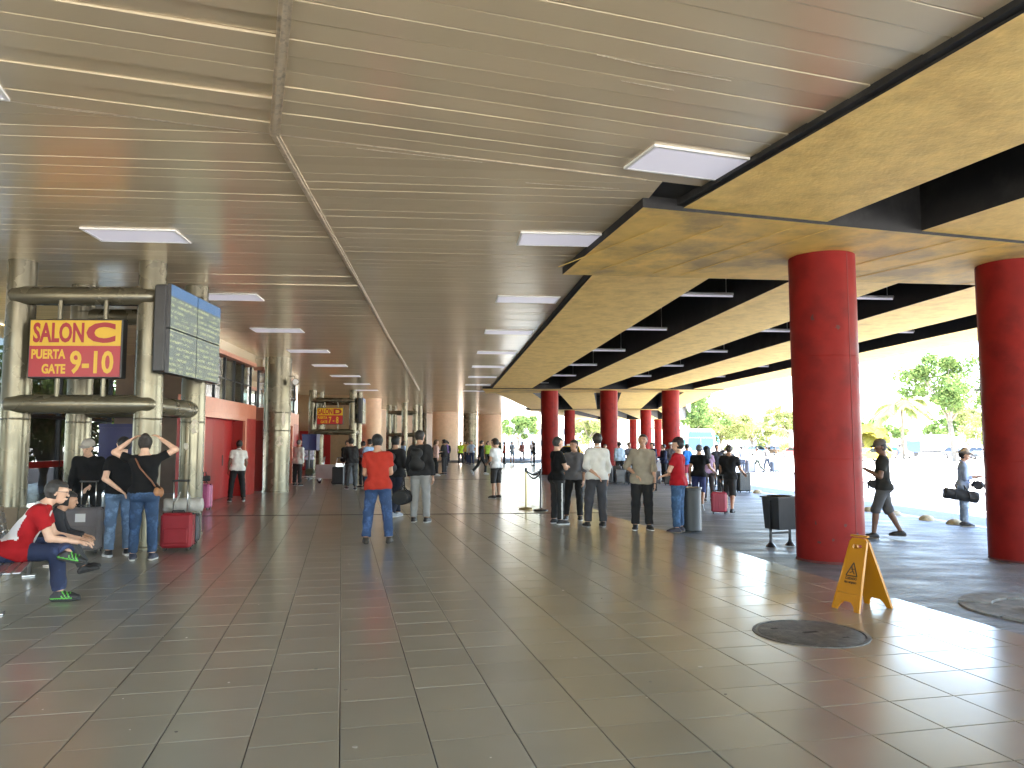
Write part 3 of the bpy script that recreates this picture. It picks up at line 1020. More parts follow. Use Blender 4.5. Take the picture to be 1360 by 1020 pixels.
# ------------------------------------------------------------------ red entrance wall with glazing over it
def entrance_bay(y0, y1, doors, label, s=-6.07, deep=0.46, panes=6, open_=True):
    o = loc2(s, y0)
    L = y1 - y0
    t = thing('entrance_wall', label, 'wall', o, WA)
    D = deep
    # local frame: x towards the hall, y along the hall
    m = MB(); m.box(-D, 0, 2.36, 0.0, L, 2.80, bev=0.006); m.build('lintel', M_pink, t, auto=30)
    ys = [0] + [v for d in doors for v in d] + [L]
    for a, b in zip(ys[0::2], ys[1::2]):
        if b - a > 0.02:
            m = MB(); m.box(-D - 0.003, a, 0, 0.003, b, 2.357, bev=0.004); m.build('pier', M_redwall, t, auto=30)
    for (a, b) in doors:
        m = MB()
        m.box(-0.02, a - 0.10, 0, 0.03, a + 0.06, 2.40); m.box(-0.02, b - 0.06, 0, 0.03, b + 0.10, 2.40); m.box(-0.021, a + 0.061, 2.28, 0.031, b - 0.061, 2.401)
        fr = None
        for (q0, z0, q1, z1) in ((a - 0.10, 0, a + 0.06, 2.42), (b - 0.06, 0, b + 0.10, 2.42), (a + 0.061, 2.27, b - 0.061, 2.42)):
            q = MB(); q.box(-0.05, q0, z0, 0.03, q1, z1, bev=0.006); q.build('door_frame', M_pink, t, auto=30)
        n = max(2, int(round((b - a) / 1.0)))
        for k in range(n):
            c0, c1 = a + 0.06 + (b - a - 0.12) * k / n, a + 0.06 + (b - a - 0.12) * (k + 1) / n
            q = MB(); q.box(-D + 0.06, c0 + 0.004, 0.01, -D + 0.10, c1 - 0.004, 2.30, bev=0.004); lf = q.build('door_leaf', M_reddoor, t, auto=30)
            if k in (1, 2):
                q = MB(); hy = c0 + 0.08 if k == 1 else c1 - 0.08
                q.tube([(-D + 0.13, hy, 0.95), (-D + 0.13, hy, 1.25)], 0.013, 8); q.build('door_handle', M_blackmetal, lf)
    # glazing between lintel and ceiling beam
    z0, z1 = 2.80, 4.05
    m = MB(); m.box(-D + 0.1, 0, z1, -0.02, L, z1 + 0.12); m.build('head_beam', mat('head_beam_paint', (0.50, 0.23, 0.15), 0.5, var=0.1), t)
    m = MB(); m.box(-D + 0.05, 0.0, z1 + 0.123, -0.05, L, CZ + 0.01); m.build('bulkhead', M_ceil2, t)
    n = panes
    for k in range(n + 1):
        y = L * k / n
        m = MB(); m.box(-0.24, max(0, y - 0.025), z0 + 0.001, -0.16, min(L, y + 0.025), z1); m.build('mullion', M_blackmetal, t)
    for k in range(n):
        m = MB(); m.box(-0.203, L * k / n + 0.026, z0 + 0.004, -0.197, L * (k + 1) / n - 0.026, z1 - 0.002); m.build('pane', M_glass, t)
        m = MB(); m.box(-0.225, L * k / n + 0.026, z0 + 0.62, -0.175, L * (k + 1) / n - 0.026, z0 + 0.65); m.build('transom', M_blackmetal, t)
    return t
entrance_bay(19.15, 25.0, [(0.55, 4.55)], 'red entrance wall with a wide red doorway where the white-shirted doorman stands')
entrance_bay(26.0, 32.2, [(1.2, 4.9)], 'red entrance wall with the second red doorway, behind the stout beige column', panes=6)
entrance_bay(32.6, 45.5, [(1.5, 4.5), (6.5, 9.5)], 'recessed red wall behind the salon D sign and luggage carts', s=-8.7, panes=10)
entrance_bay(45.9, 54.2, [(2.0, 5.4)], 'distant red doorway wall beyond the peach tiled column', s=-5.6, panes=6)
entrance_bay(54.25, 64.0, [(3.0, 6.5)], 'farthest red entrance wall down the hall', s=-5.6, panes=6)

# rooms behind the glass: pale lit hall wall and floor edge so the panes show something
hall = MB()
p = [loc2(-13.5, 34), loc2(-13.2, 34), loc2(-13.2, 70), loc2(-13.5, 70)]
hall.prism(ccw([(q[0], q[1]) for q in p]), 0, CZ)
tag(hall.build('terminal_back_wall', mat('cream_wall', (0.62, 0.56, 0.45), 0.7, var=0.06)), 'plain cream wall of the hall behind the red entrances', 'wall')

# glazed back facade of the recess behind the first portal, looking out to a planted yard
t = thing('glazed_facade', 'dark glazed facade with red rails behind the salon C columns', 'facade', loc2(-10.6, 6.0), WA)
L = 19.0
nb = 12
for k in range(nb + 1):
    y = L * k / nb
    m = MB(); m.box(-0.06, y - 0.035, 0, 0.06, y + 0.035, 4.43); m.build('mullion', M_blackmetal, t)
for k in range(nb):
    y0, y1 = L * k / nb + 0.036, L * (k + 1) / nb - 0.036
    for (z0, z1, mt) in ((0.05, 0.95, M_glassdark), (1.13, 2.25, M_glassdark if k % 3 == 0 else M_glass), (2.33, 4.42, M_glassdark)):
        m = MB(); m.box(-0.004, y0, z0, 0.004, y1, z1); m.build('pane', mt, t)
    m = MB(); m.box(-0.05, y0, 0.95, 0.07, y1, 1.12); m.build('rail', M_redwall, t)
    m = MB(); m.box(-0.05, y0, 2.25, 0.06, y1, 2.33); m.build('transom', M_blackmetal, t)
# recess back end wall, dark
m = MB(); p = [loc2(-10.5, 25.1), loc2(-6.6, 25.1), loc2(-6.6, 25.3), loc2(-10.5, 25.3)]
m.prism(ccw([(q[0], q[1]) for q in p]), 0, CZ)
tag(m.build('recess_wall', mat('brown_wall', (0.16, 0.11, 0.075), 0.6, var=0.1)), 'dark brown end wall of the recess behind the salon C columns', 'wall')
m = MB(); p = [loc2(-13.2, -14), loc2(-12.9, -14), loc2(-12.9, 5.9), loc2(-13.2, 5.9)]
m.prism(ccw([(q[0], q[1]) for q in p]), 0, CZ)
tag(m.build('side_wall', mat('cream_wall', (0.62, 0.56, 0.45), 0.7)), 'plain cream side wall of the hall short of the salon C columns', 'wall')
# yellow overhang of the yard outside
m = MB(); p = [loc2(-15.5, 6.0), loc2(-12.2, 6.0), loc2(-12.2, 30.0), loc2(-15.5, 30)]
m.prism(ccw([(q[0], q[1]) for q in p]), 2.45, 2.62)
tag(m.build('yard_canopy', M_yellow), 'yellow concrete overhang outside the dark glazed facade', 'canopy')

# public telephone hoods
def phone_hood(x, y, rz, label, z=1.28):
    t = thing('telephone_hood', label, 'telephone', (x, y, 0), rz)
    mb_ = mat('telephone_blue', (0.004, 0.006, 0.075), 0.45, var=0.15)
    for (x0, y0, x1, y1) in ((-0.32, -0.02, 0.32, 0.0), (-0.32, -0.42, -0.29, -0.021), (0.29, -0.42, 0.32, -0.021)):
        m = MB(); m.box(x0, y0, z, x1, y1, z + 0.62); m.build('side_panel' if y1 < -0.01 else 'back_panel', mb_, t)
    m = MB(); m.prism([(-0.33, -0.44), (0.33, -0.44), (0.33, 0.01), (-0.33, 0.01)], z + 0.621, z + 0.70); m.build('hood_top', mb_, t)
    m = MB(); m.box(-0.14, -0.16, z + 0.10, 0.14, -0.021, z + 0.48, bev=0.015); m.build('telephone_box', M_blackmetal, t, auto=30)
    m = MB(); m.tube([(-0.11, -0.20, z + 0.42), (-0.12, -0.22, z + 0.3), (-0.11, -0.20, z + 0.16)], [0.028, 0.016, 0.028], 8); m.build('handset', M_black, t)
    m = MB(); m.tube([(0, -0.012, 0), (0, -0.012, z)], 0.045, 12); m.build('post', M_blackmetal, t)
    return t
phone_hood(-7.72, 14.75, R(-165), 'blue public telephone hood behind the travellers by the salon C columns')
phone_hood(-8.75, 32.6, R(175), 'dark blue public telephone hood near the luggage carts')

m = MB(); m.prism(ccw([(-11.3, 63.3), (-2.6, 91.0), (-2.9, 91.1), (-11.6, 63.4)]), 0, CZ)
tag(m.build('far_hall_wall', mat('pinkish_wall', (0.72, 0.54, 0.40), 0.6, var=0.1)), 'pinkish wall behind the huge peach drums at the far end', 'wall')

m = MB(); p = [loc2(-8.7, 45.6), loc2(-5.62, 45.6), loc2(-5.62, 45.85), loc2(-8.7, 45.85)]
m.prism(ccw([(q[0], q[1]) for q in p]), 0, CZ)
tag(m.build('recess_end_wall', mat('tan_panel', (0.33, 0.22, 0.12), 0.5, var=0.1)), 'tan panelled wall at the end of the recess behind the salon D sign', 'wall')
t = thing('red_panel_door', 'dark red double door under the salon D sign', 'door', loc2(-7.6, 45.58), WA)
for k in (0, 1):
    q = MB(); q.box(k * 0.9 - 0.9, -0.06, 0.01, k * 0.9 - 0.01, -0.01, 2.3, bev=0.006); lf = q.build('door_leaf', M_reddoor, t, auto=30)
    q = MB(); q.tube([(k * 0.12 - 0.06, -0.09, 0.95), (k * 0.12 - 0.06, -0.09, 1.25)], 0.014, 8); q.build('door_handle', M_chrome, lf)

# pale patches where the column paint has flaked
M_patch = mat('flaked_patch', (0.62, 0.57, 0.47), 0.6, var=0.15, vscale=20)
def patch(par, cx, cy, r, ang, z, w, h, seed):
    rr = random.Random(seed)
    n = 14
    V = [(cx + math.cos(ang) * (r + .0015), cy + math.sin(ang) * (r + .0015), z)]
    for i in range(n):
        a = 2 * PI * i / n
        q = rr.uniform(.65, 1.2)
        da, dz = math.cos(a) * w / r * q, math.sin(a) * h * q
        V.append((cx + math.cos(ang + da) * (r + .0015), cy + math.sin(ang + da) * (r + .0015), z + dz))
    obj('flaked_patch', V, [(0, 1 + i, 1 + (i + 1) % n) for i in range(n)], M_patch, par, True)
pt_ = [o_ for o_ in bpy.data.objects if o_.name.startswith('column_portal')][0]
patch(pt_, 2.0, 1.85, .205, R(-62), 1.90, .10, .13, 3)
patch(pt_, 2.0, 1.85, .205, R(-95), 1.55, .05, .08, 4)
st_ = [o_ for o_ in bpy.data.objects if o_.name.startswith('round_column')][0]
patch(st_, 0, 0, .43, R(-60), 1.65, .14, .16, 5)
patch(st_, 0, 0, .43, R(-45), 2.4, .07, .30, 6)
# ------------------------------------------------------------------ people: smooth bodies grown round a posed skeleton
def surface_nets(Fv, org, h):
    nx, ny, nz = Fv.shape
    ins = Fv < 0
    acc = np.zeros((nx - 1, ny - 1, nz - 1, 3), np.float32)
    cnt = np.zeros((nx - 1, ny - 1, nz - 1), np.float32)
    cor = [(i, j, k) for i in (0, 1) for j in (0, 1) for k in (0, 1)]
    def sub(A, c): return A[c[0]:nx - 1 + c[0], c[1]:ny - 1 + c[1], c[2]:nz - 1 + c[2]]
    for a in cor:
        for ax in range(3):
            if a[ax]: continue
            b = list(a); b[ax] = 1
            fa, fb = sub(Fv, a), sub(Fv, b)
            cr = sub(ins, a) != sub(ins, b)
            if not cr.any(): continue
            t = fa[cr] / (fa[cr] - fb[cr])
            p = np.tile(np.array(a, np.float32), (len(t), 1)); p[:, ax] += t
            acc[cr] += p; cnt[cr] += 1
    act = cnt > 0
    vid = np.full(act.shape, -1, np.int64)
    vid[act] = np.arange(act.sum())
    ijk = np.argwhere(act).astype(np.float32)
    V = (ijk + acc[act] / cnt[act][:, None]) * h + org
    Q = []
    for ax in range(3):
        sl0 = [slice(None)] * 3; sl1 = [slice(None)] * 3
        sl0[ax] = slice(0, -1); sl1[ax] = slice(1, None)
        A, B = ins[tuple(sl0)], ins[tuple(sl1)]
        e = np.argwhere(A != B)
        if not len(e): continue
        o1, o2 = [(1, 2), (2, 0), (0, 1)][ax]
        ok = (e[:, o1] > 0) & (e[:, o2] > 0) & (e[:, o1] < act.shape[o1]) & (e[:, o2] < act.shape[o2])
        e = e[ok]
        sgn = A[tuple(e.T)]
        def vv(d1, d2):
            q = e.copy(); q[:, o1] += d1; q[:, o2] += d2
            return vid[tuple(q.T)]
        q = np.stack([vv(-1, -1), vv(0, -1), vv(0, 0), vv(-1, 0)], 1)
        q[~sgn] = q[~sgn][:, ::-1]
        Q.append(q)
    return V, np.concatenate(Q)

def v3(*a): return np.array(a, np.float64)
def unit(a):
    a = np.asarray(a, float); return a / np.linalg.norm(a)
def seg(a, b, ra, rb, n=None, fac=1.0):
    return ('s', np.asarray(a, float), np.asarray(b, float), ra, rb, None if n is None else unit(n), fac)
def sd(P, pr, infl=0.0):
    _, a, b, ra, rb, n, fac = pr
    ba = b - a
    w = P - a
    t = np.clip(w @ ba / max(1e-9, ba @ ba), 0, 1)
    D = w - t[:, None] * ba
    if n is not None:
        D = D + ((fac - 1) * (D @ n))[:, None] * n
    return np.linalg.norm(D, axis=1) - (ra + (rb - ra) * t) - infl
def smin(a, b, k):
    h = np.clip(0.5 + 0.5 * (b - a) / k, 0, 1)
    return b + (a - b) * h - k * h * (1 - h)
def union(P, prims, infl=0.0, k=0.03):
    d = None
    for p in prims:
        e = sd(P, p, infl)
        d = e if d is None else smin(d, e, k)
    return d
def grow(prims, fn, h, pad=0.04):
    lo = np.min([np.minimum(p[1], p[2]) - max(p[3], p[4]) for p in prims], 0) - pad
    hi = np.max([np.maximum(p[1], p[2]) + max(p[3], p[4]) for p in prims], 0) + pad
    n = np.ceil((hi - lo) / h).astype(int) + 2
    ax = [lo[i] + h * np.arange(n[i]) for i in range(3)]
    G = np.stack(np.meshgrid(*ax, indexing='ij'), -1).reshape(-1, 3)
    return surface_nets(fn(G).reshape(n).astype(np.float32), lo.astype(np.float32), h)

def rotx(a): c, s = math.cos(a), math.sin(a); return np.array([[1, 0, 0], [0, c, -s], [0, s, c]])
def roty(a): c, s = math.cos(a), math.sin(a); return np.array([[c, 0, s], [0, 1, 0], [-s, 0, c]])
def rotz(a): c, s = math.cos(a), math.sin(a); return np.array([[c, -s, 0], [s, c, 0], [0, 0, 1]])

ARMS = dict(
    down=((.17, .0, -1), (.06, .16, -1)), relaxed=((.20, -.06, -1), (.0, .30, -1)), folded=((.12, .40, -1), (-1.0, .16, .12)),
    behind=((.24, -.30, -1), (-.75, -.28, -.62)), phone=((.12, .22, -1), (-.30, .85, .42)), head=((.80, .05, .42), (-.78, .10, .62)),
    pull=((.16, -.45, -1), (.10, -.40, -1)), push=((.14, .45, -1), (.0, .8, -.45)), swing=((.14, .42, -1), (.02, .55, -.9)), swingb=((.16, -.42, -1), (.05, -.15, -1)),
    hip=((.42, -.22, -1), (-.62, .45, -.45)), front=((.10, .25, -1), (-.55, .75, -.25)), raised=((.75, .2, .55), (.15, .15, 1)), kneerest=((.05, .81, -.575), (-.18, .90, .36)),
    wave=((.6, .35, -.2), (-.1, .75, .5)), hold=((.15, .1, -1), (-.2, .8, .15)), out=((.35, .35, -.9), (.25, .75, -.35)))
LEGS = dict(
    stand=((.05, .02, -1), (.03, -.03, -1)), wide=((.14, .03, -1), (.08, -.05, -1)), close=((.0, .03, -1), (.0, -.03, -1)),
    fwd=((.04, .36, -1), (.0, .10, -1)), back=((.04, -.22, -1), (.0, -.52, -1)), fwd2=((.04, .55, -1), (.0, -.05, -1)), back2=((.04, -.32, -1), (.0, -.85, -.9)),
    sit=((.12, 1, -.03), (.02, .10, -1)), sitout=((.06, 1, .02), (.0, .55, -1)), cross=((-.02, 1, .14), (-.95, .28, -.16)), bend=((.08, .30, -1), (.02, -.30, -1)))

def person(label, x, y, face, H=1.75, skin='mid', hair='short', hairc=(.012, .010, .008), top='tee', topc=(.02, .02, .02), bottom='trousers', botc=(.02, .02, .025),
           shoec=(.02, .02, .02), soled=(.6, .6, .6), arms=('down', 'down'), legs=('stand', 'stand'), lean=0.0, head=(0, 0), build=1.0, res=None, z=None, hands=True,
           cap=None, seat=None, top2=None, group=None, sleeve=None, loose=0.012, glasses=False, hem=None, stripe=None, twist=0.0, sway=0.0, foot_yaw=(0.12, 0.12), female=False, lace=None, pattern=None):
    """x, y: where the feet (or the seat) are; face: degrees, 0 = away from the camera, 90 = to the left, -90 = to the right"""
    dist = math.hypot(x, y)
    if res is None:
        res = 0.0125 if dist < 13.5 else 0.016 if dist < 20 else 0.022 if dist < 36 else 0.030
    near_ = dist < 24
    zz = gz(x, y) if z is None else z
    rq = random.Random(int(abs(x * 977 + y * 131)))
    if seat is None:
        sway = sway or rq.uniform(-.05, .05); twist = twist or rq.uniform(-.14, .14); lean = lean or rq.uniform(-.02, .07)
        head = (head[0] or rq.uniform(-.35, .35), head[1] or rq.uniform(-.05, .18))
    t = thing('person', label, 'person', (x, y, zz), R(face), group, scale=H / 1.75)
    Rt = rotz(twist) @ rotx(-lean) @ roty(sway)
    pel = v3(0, 0, 0.93)
    up = Rt @ v3(0, 0, 1); fw = Rt @ v3(0, 1, 0); rt = Rt @ v3(1, 0, 0)
    T = lambda px, py, pz: pel + Rt @ v3(px, py, pz - 0.93)
    bw = build
    J = {}
    for s, nm in ((-1, 0), (1, 1)):
        ul, ll = LEGS[legs[nm]]
        hip = pel + v3(s * 0.092, 0, -0.02)
        kn = hip + unit(v3(ul[0] * s, ul[1], ul[2])) * 0.425
        an = kn + unit(v3(ll[0] * s, ll[1], ll[2])) * 0.415
        J['hip', nm], J['kn', nm], J['an', nm] = hip, kn, an
        ua, fa = ARMS[arms[nm]]
        sh = T(s * (0.172 if not female else 0.152) * (0.5 + bw / 2), -0.005, 1.395)
        el = sh + (Rt @ unit(v3(ua[0] * s, ua[1], ua[2]))) * 0.29
        wr = el + (Rt @ unit(v3(fa[0] * s, fa[1], fa[2]))) * 0.255
        J['sh', nm], J['el', nm], J['wr', nm] = sh, el, wr
    low = min(J['an', 0][2], J['an', 1][2])
    dz = (0.085 - low) if seat is None else seat - 0.93 + 0.10
    # every joint moves together so the feet (or the seat) touch
    sh_ = v3(0, 0, dz)
    pel = pel + sh_
    for k in J: J[k] = J[k] + sh_
    Rh = Rt @ rotz(head[0]) @ rotx(-head[1] + lean * 0.75)
    nb = T(0, -0.015, 1.462)
    hc = nb + (Rt @ v3(0, 0.012 + 0.05 * lean, 0.085)) + Rh @ v3(0, 0.005, 0.085)
    hu, hf, hr = Rh @ v3(0, 0, 1), Rh @ v3(0, 1, 0), Rh @ v3(1, 0, 0)
    Hp = lambda px, py, pz: hc + hr * px + hf * py + hu * pz
    # --- torso
    hipw = 0.112 if female else 0.104
    torso = [seg(J['hip', 0] + v3(0, -.01, .03), J['hip', 1] + v3(0, -.01, .03), hipw * bw, hipw * bw, fw, 1.05),
             seg(T(0, .0, .96), T(0, .012, 1.14), .122 * bw, .118 * bw, fw, 1.2),
             seg(T(-.055, .0, 1.14), T(-.082, .0, 1.325), .095 * bw, .090, fw, 1.0), seg(T(.055, .0, 1.14), T(.082, .0, 1.325), .095 * bw, .090, fw, 1.0),
             seg(T(-.135, -.01, 1.375), T(.135, -.01, 1.375), .058, .058), seg(T(-.03, -.018, 1.45), T(-.145, -.008, 1.392), .046, .046), seg(T(.03, -.018, 1.45), T(.145, -.008, 1.392), .046, .046)]
    if female: torso += [seg(T(-.075, .075, 1.27), T(.075, .075, 1.27), .06, .06)]
    if bw > 1.08: torso += [seg(T(0, .05, 1.02), T(0, .05, 1.1), .115 * bw, .11 * bw)]
    glutes = [seg(J['hip', 0] + v3(.0, -.055, -.005), J['hip', 0] + v3(.005, -.05, .03), .088 * bw, .08 * bw), seg(J['hip', 1] + v3(0, -.055, -.005), J['hip', 1] + v3(-.005, -.05, .03), .088 * bw, .08 * bw)]
    neck = [seg(nb - up * 0.01, hc - hu * 0.06 - hf * 0.015, .058, .053)]
    headp = [seg(Hp(0, -.022, .028), Hp(0, .012, .022), .084, .080, hr, 1.10), seg(Hp(0, .022, -.01), Hp(0, .045, -.075), .066, .044, hr, 1.0)]
    face = [seg(Hp(0, .096, .008), Hp(0, .109, -.026), .009, .013), seg(Hp(-.081, -.005, .0), Hp(-.079, -.008, -.028), .020, .014, hr, 2.2), seg(Hp(.081, -.005, .0), Hp(.079, -.008, -.028), .020, .014, hr, 2.2),
            seg(Hp(-.04, .086, .03), Hp(.04, .086, .03), .013, .013), seg(Hp(-.018, .098, -.062), Hp(.018, .098, -.062), .010, .010)]
    armp, legp, foot = [], [], []
    for n_, s in ((0, -1), (1, 1)):
        sh, el, wr = J['sh', n_], J['el', n_], J['wr', n_]
        armp.append([seg(sh, el, .053 * (.6 + .4 * bw), .041), seg(el, wr, .041, .027)])
        legp.append([seg(J['hip', n_], J['kn', n_], .086 * (.5 + .5 * bw), .056), seg(J['kn', n_], J['an', n_], .055, .038),
                     seg(J['kn', n_] + (J['an', n_] - J['kn', n_]) * .2 + v3(0, -.014, 0), J['kn', n_] + (J['an', n_] - J['kn', n_]) * .5 + v3(0, -.012, 0), .050, .040)])
    msk = {'light': (.62, .38, .27), 'mid': (.43, .24, .155), 'dark': (.16, .085, .055), 'deep': (.085, .045, .03)}[skin]
    Msk = mat('skin_' + skin, msk, 0.5, var=0.08, vscale=20)
    # --- hands
    hand_prims = []
    for n_, s in ((0, -1), (1, 1)):
        el, wr = J['el', n_], J['wr', n_]
        w = unit(wr - el)
        side = np.cross(w, v3(0, 0, 1)) if abs(w[2]) < 0.9 else rt * 1.0
        if abs(w[2]) >= 0.9: nn = unit(np.cross(w, fw)) * (1 if s > 0 else -1)       # hanging: palm faces the thigh
        else: nn = unit(v3(0, 0, -1) - w * (-w[2]))                                      # reaching: palm faces down
        if abs(w[2]) >= 0.9 and nn @ (-rt * s) < 0: nn = -nn
        sd_ = unit(np.cross(w, nn))
        if sd_ @ (fw + up * .2) < 0: sd_ = -sd_                                                # thumb side looks forward
        pr = [seg(wr - w * .02, wr + w * .03, .026, .027, nn, 1.35), seg(wr + w * .04 + sd_ * .018, wr + w * .085 + sd_ * .024, .021, .019, nn, 1.5), seg(wr + w * .04 - sd_ * .018, wr + w * .08 - sd_ * .024, .021, .018, nn, 1.5)]
        if near_ and hands:
            for q, (oy, ln) in enumerate(((.030, .066), (.011, .075), (-.009, .070), (-.028, .055))):
                k0 = wr + w * (.092 - abs(oy) * .2) + sd_ * oy
                k1 = k0 + unit(w + nn * .35) * ln * .52
                k2 = k1 + unit(w * .75 + nn * .85) * ln * .5
                pr += [seg(k0, k1, .0098, .0088), seg(k1, k2, .0088, .0075)]
            b0 = wr + w * .03 + sd_ * .022; b1 = b0 + unit(w * .6 + sd_ * .75 + nn * .25) * .042; b2 = b1 + unit(w * .95 + sd_ * .25 + nn * .25) * .032
            pr += [seg(b0, b1, .014, .011), seg(b1, b2, .011, .0085)]
        else:
            pr += [seg(wr + w * .08, wr + w * .15 + nn * .02, .026, .018, nn, 1.6)]
        hand_prims.append(pr)
    allb = torso + neck + headp + sum(armp, []) + sum(legp, [])
    def f_body(P):
        d = union(P, torso, 0, .05)
        d = smin(d, union(P, neck, 0, .02), .03)
        for a_ in armp: d = smin(d, union(P, a_, 0, .02), .03)
        for l_ in legp: d = smin(d, union(P, l_, 0, .03), .03)
        d = smin(d, union(P, headp, 0, .03), .018)
        return d
    V, Q = grow(allb, lambda P: f_body(P), res)
    parts = [(V, Q)]
    # head and hands at a finer grain, overlapping the body
    hres = min(res, 0.0062 if dist < 14 else 0.009 if near_ else 0.016)
    V2, Q2 = grow(headp + neck + face, lambda P: smin(smin(union(P, headp, 0.001, .03), union(P, neck, 0.001, .02), .02), union(P, face, 0, .006), .014), hres)
    parts.append((V2, Q2))
    for pr in hand_prims:
        parts.append(grow(pr, lambda P: union(P, pr, 0, .006 if near_ else .02), 0.0048 if near_ and hands else hres * 1.2, .02))
    Vs, Qs, n0 = [], [], 0
    for (a_, b_) in parts:
        Vs.append(a_); Qs.append(b_ + n0); n0 += len(a_)
    obj('body', np.concatenate(Vs), np.concatenate(Qs), Msk, t, True)
    rg = np.random.RandomState(int(abs(x * 131 + y * 37)) % 9973)
    ph = rg.rand(8) * 6.28
    def folds(P, amp):
        return amp * (np.sin(P[:, 2] * 38 + P[:, 0] * 17 * np.sin(ph[0]) + ph[1] + 2.2 * np.sin(P[:, 0] * 16 + ph[2])) * .5 + np.sin(P[:, 0] * 44 + P[:, 2] * 12 + ph[3] + 1.8 * np.sin(P[:, 2] * 11 + ph[4])) * .5 + .5 * np.sin(P[:, 1] * 41 + P[:, 2] * 19 + ph[5]))
    # --- top
    sl = sleeve if sleeve is not None else {'tee': .62, 'shirt': .6, 'long': 1.93, 'jacket': 1.95, 'tank': 0, 'rolled': 1.35}[top]
    ti = {'jacket': .018, 'long': .013}.get(top, .008) + loose * .45
    hz = (0.875 if hem is None else hem)
    hem_p = T(0, 0, hz) + sh_ * 0 
    tprims = list(torso) + [seg(T(0, 0, hz + .02), T(0, 0, .97), .118 * bw, .120 * bw, fw, 1.1)] + glutes
    if hz < .9: tprims += [seg(J['hip', q_], J['hip', q_] + (J['kn', q_] - J['hip', q_]) * .3, .100 * (.5 + .5 * bw), .096 * (.5 + .5 * bw)) for q_ in (0, 1)]
    sleeves = []
    for n_ in (0, 1):
        sh, el, wr = J['sh', n_], J['el', n_], J['wr', n_]
        if sl > 0:
            e1 = sh + (el - sh) * min(1, sl)
            sv = [(seg(sh, el if sl >= 1 else sh + (el - sh) * (sl + .15), .055 * (.6 + .4 * bw), .053 if sl < 1 else .046), None)]
            lst = [seg(sh, el if sl >= 1 else sh + (el - sh) * (sl + .15), .055 * (.6 + .4 * bw), .053 if sl < 1 else .046)]
            if sl > 1: lst.append(seg(el, el + (wr - el) * (sl - 1 + .08), .046, .034))
            cutp, cutd = (e1, unit(el - sh)) if sl < 1 else (el + (wr - el) * (sl - 1), unit(wr - el))
            sleeves.append((lst, cutp, cutd))
    def f_top(P):
        d = union(P, tprims, ti, .05)
        d = smin(d, sd(P, seg(nb - up * .05, nb - up * .005, .070, .062)), .03)
        d = np.maximum(d, -((P - hem_p) @ up))
        d = np.maximum(d, (P - nb) @ unit(up - fw * .18) - .012)
        for (lst, cp, cd) in sleeves:
            e = union(P, lst, ti * .6, .02)
            e = np.maximum(e, (P - cp) @ cd)
            d = smin(d, e, .028)
        return d + folds(P, .0058 if top != 'jacket' else .0075)
    tp = tprims + sum([q[0] for q in sleeves], [])
    V, Q = grow(tp, f_top, res)
    keyc = '%d_%d_%d' % tuple(int(c * 200) for c in topc)
    Mt = mat('cloth_' + keyc, topc, 0.88, var=0.12, vscale=9, bump=0.25, bscale=90, spec=.25)
    to = obj({'tee': 't_shirt', 'shirt': 'shirt', 'long': 'shirt', 'rolled': 'shirt', 'jacket': 'jacket', 'tank': 'vest'}[top], V, Q, Mt, t, True)
    if top2 is not None:
        fn, c2 = top2
        to.data.materials.append(mat('cloth_%d_%d_%d' % tuple(int(c * 200) for c in c2), c2, 0.82, var=0.1, vscale=9, bump=0.25, bscale=90))
        cen = V[Q].mean(1)
        rel = (cen - pel) @ np.stack([rt, fw, up], 1)
        to.data.polygons.foreach_set('material_index', fn(rel[:, 0], rel[:, 1], rel[:, 2] + 0.93).astype(np.int32))
    if top in ('shirt', 'rolled') and dist < 40:
        m = MB(); m.tube([tuple(nb + rt * .070 * math.cos(a_) + fw * (.066 * math.sin(a_) + .004) + up * (.012 - .030 * math.sin(a_))) for a_ in np.linspace(0, 2 * PI, 17)[:-1]], .014, 6, closed=True)
        m.build('collar', Mt, t, True)
    # --- bottom
    frac = {'trousers': 1.93, 'jeans': 1.93, 'shorts': .88, 'long_shorts': 1.12}[bottom]
    li = .006 + loose * .6
    lsets = []
    for n_ in (0, 1):
        h_, k_, a_ = J['hip', n_], J['kn', n_], J['an', n_]
        lst = [seg(h_, k_, .090 * (.5 + .5 * bw), .062)]
        if frac > 1: lst.append(seg(k_, k_ + (a_ - k_) * min(1.02, frac - 1 + .1), .062, .050 if bottom != 'jeans' else .052))
        cp, cd = (h_ + (k_ - h_) * frac, unit(k_ - h_)) if frac < 1 else (k_ + (a_ - k_) * (frac - 1), unit(a_ - k_))
        lsets.append((lst, cp, cd))
    bp = torso[:2] + glutes
    waist = T(0, 0, 1.0)
    def f_bot(P):
        d = np.maximum(union(P, bp, .010, .05), (P - waist) @ up)
        for (lst, cp, cd) in lsets:
            e = np.maximum(union(P, lst, li, .03), (P - cp) @ cd)
            d = smin(d, e, .022)
        return d + folds(P, .0052)
    V, Q = grow(bp + sum([q[0] for q in lsets], []), f_bot, res)
    jean = bottom == 'jeans'
    Mb = mat('legwear_%s_%d_%d_%d' % (bottom[0], *[int(c * 200) for c in botc]), botc, 0.85, var=0.18 if jean else .1, vscale=7, bump=0.25, bscale=120, col2=tuple(min(1, c * 2.6 + .02) for c in botc) if jean else None, c2amt=.25, c2scale=5)
    bo = obj('shorts' if 'shorts' in bottom else 'jeans' if jean else 'trousers', V, Q, Mb, t, True)
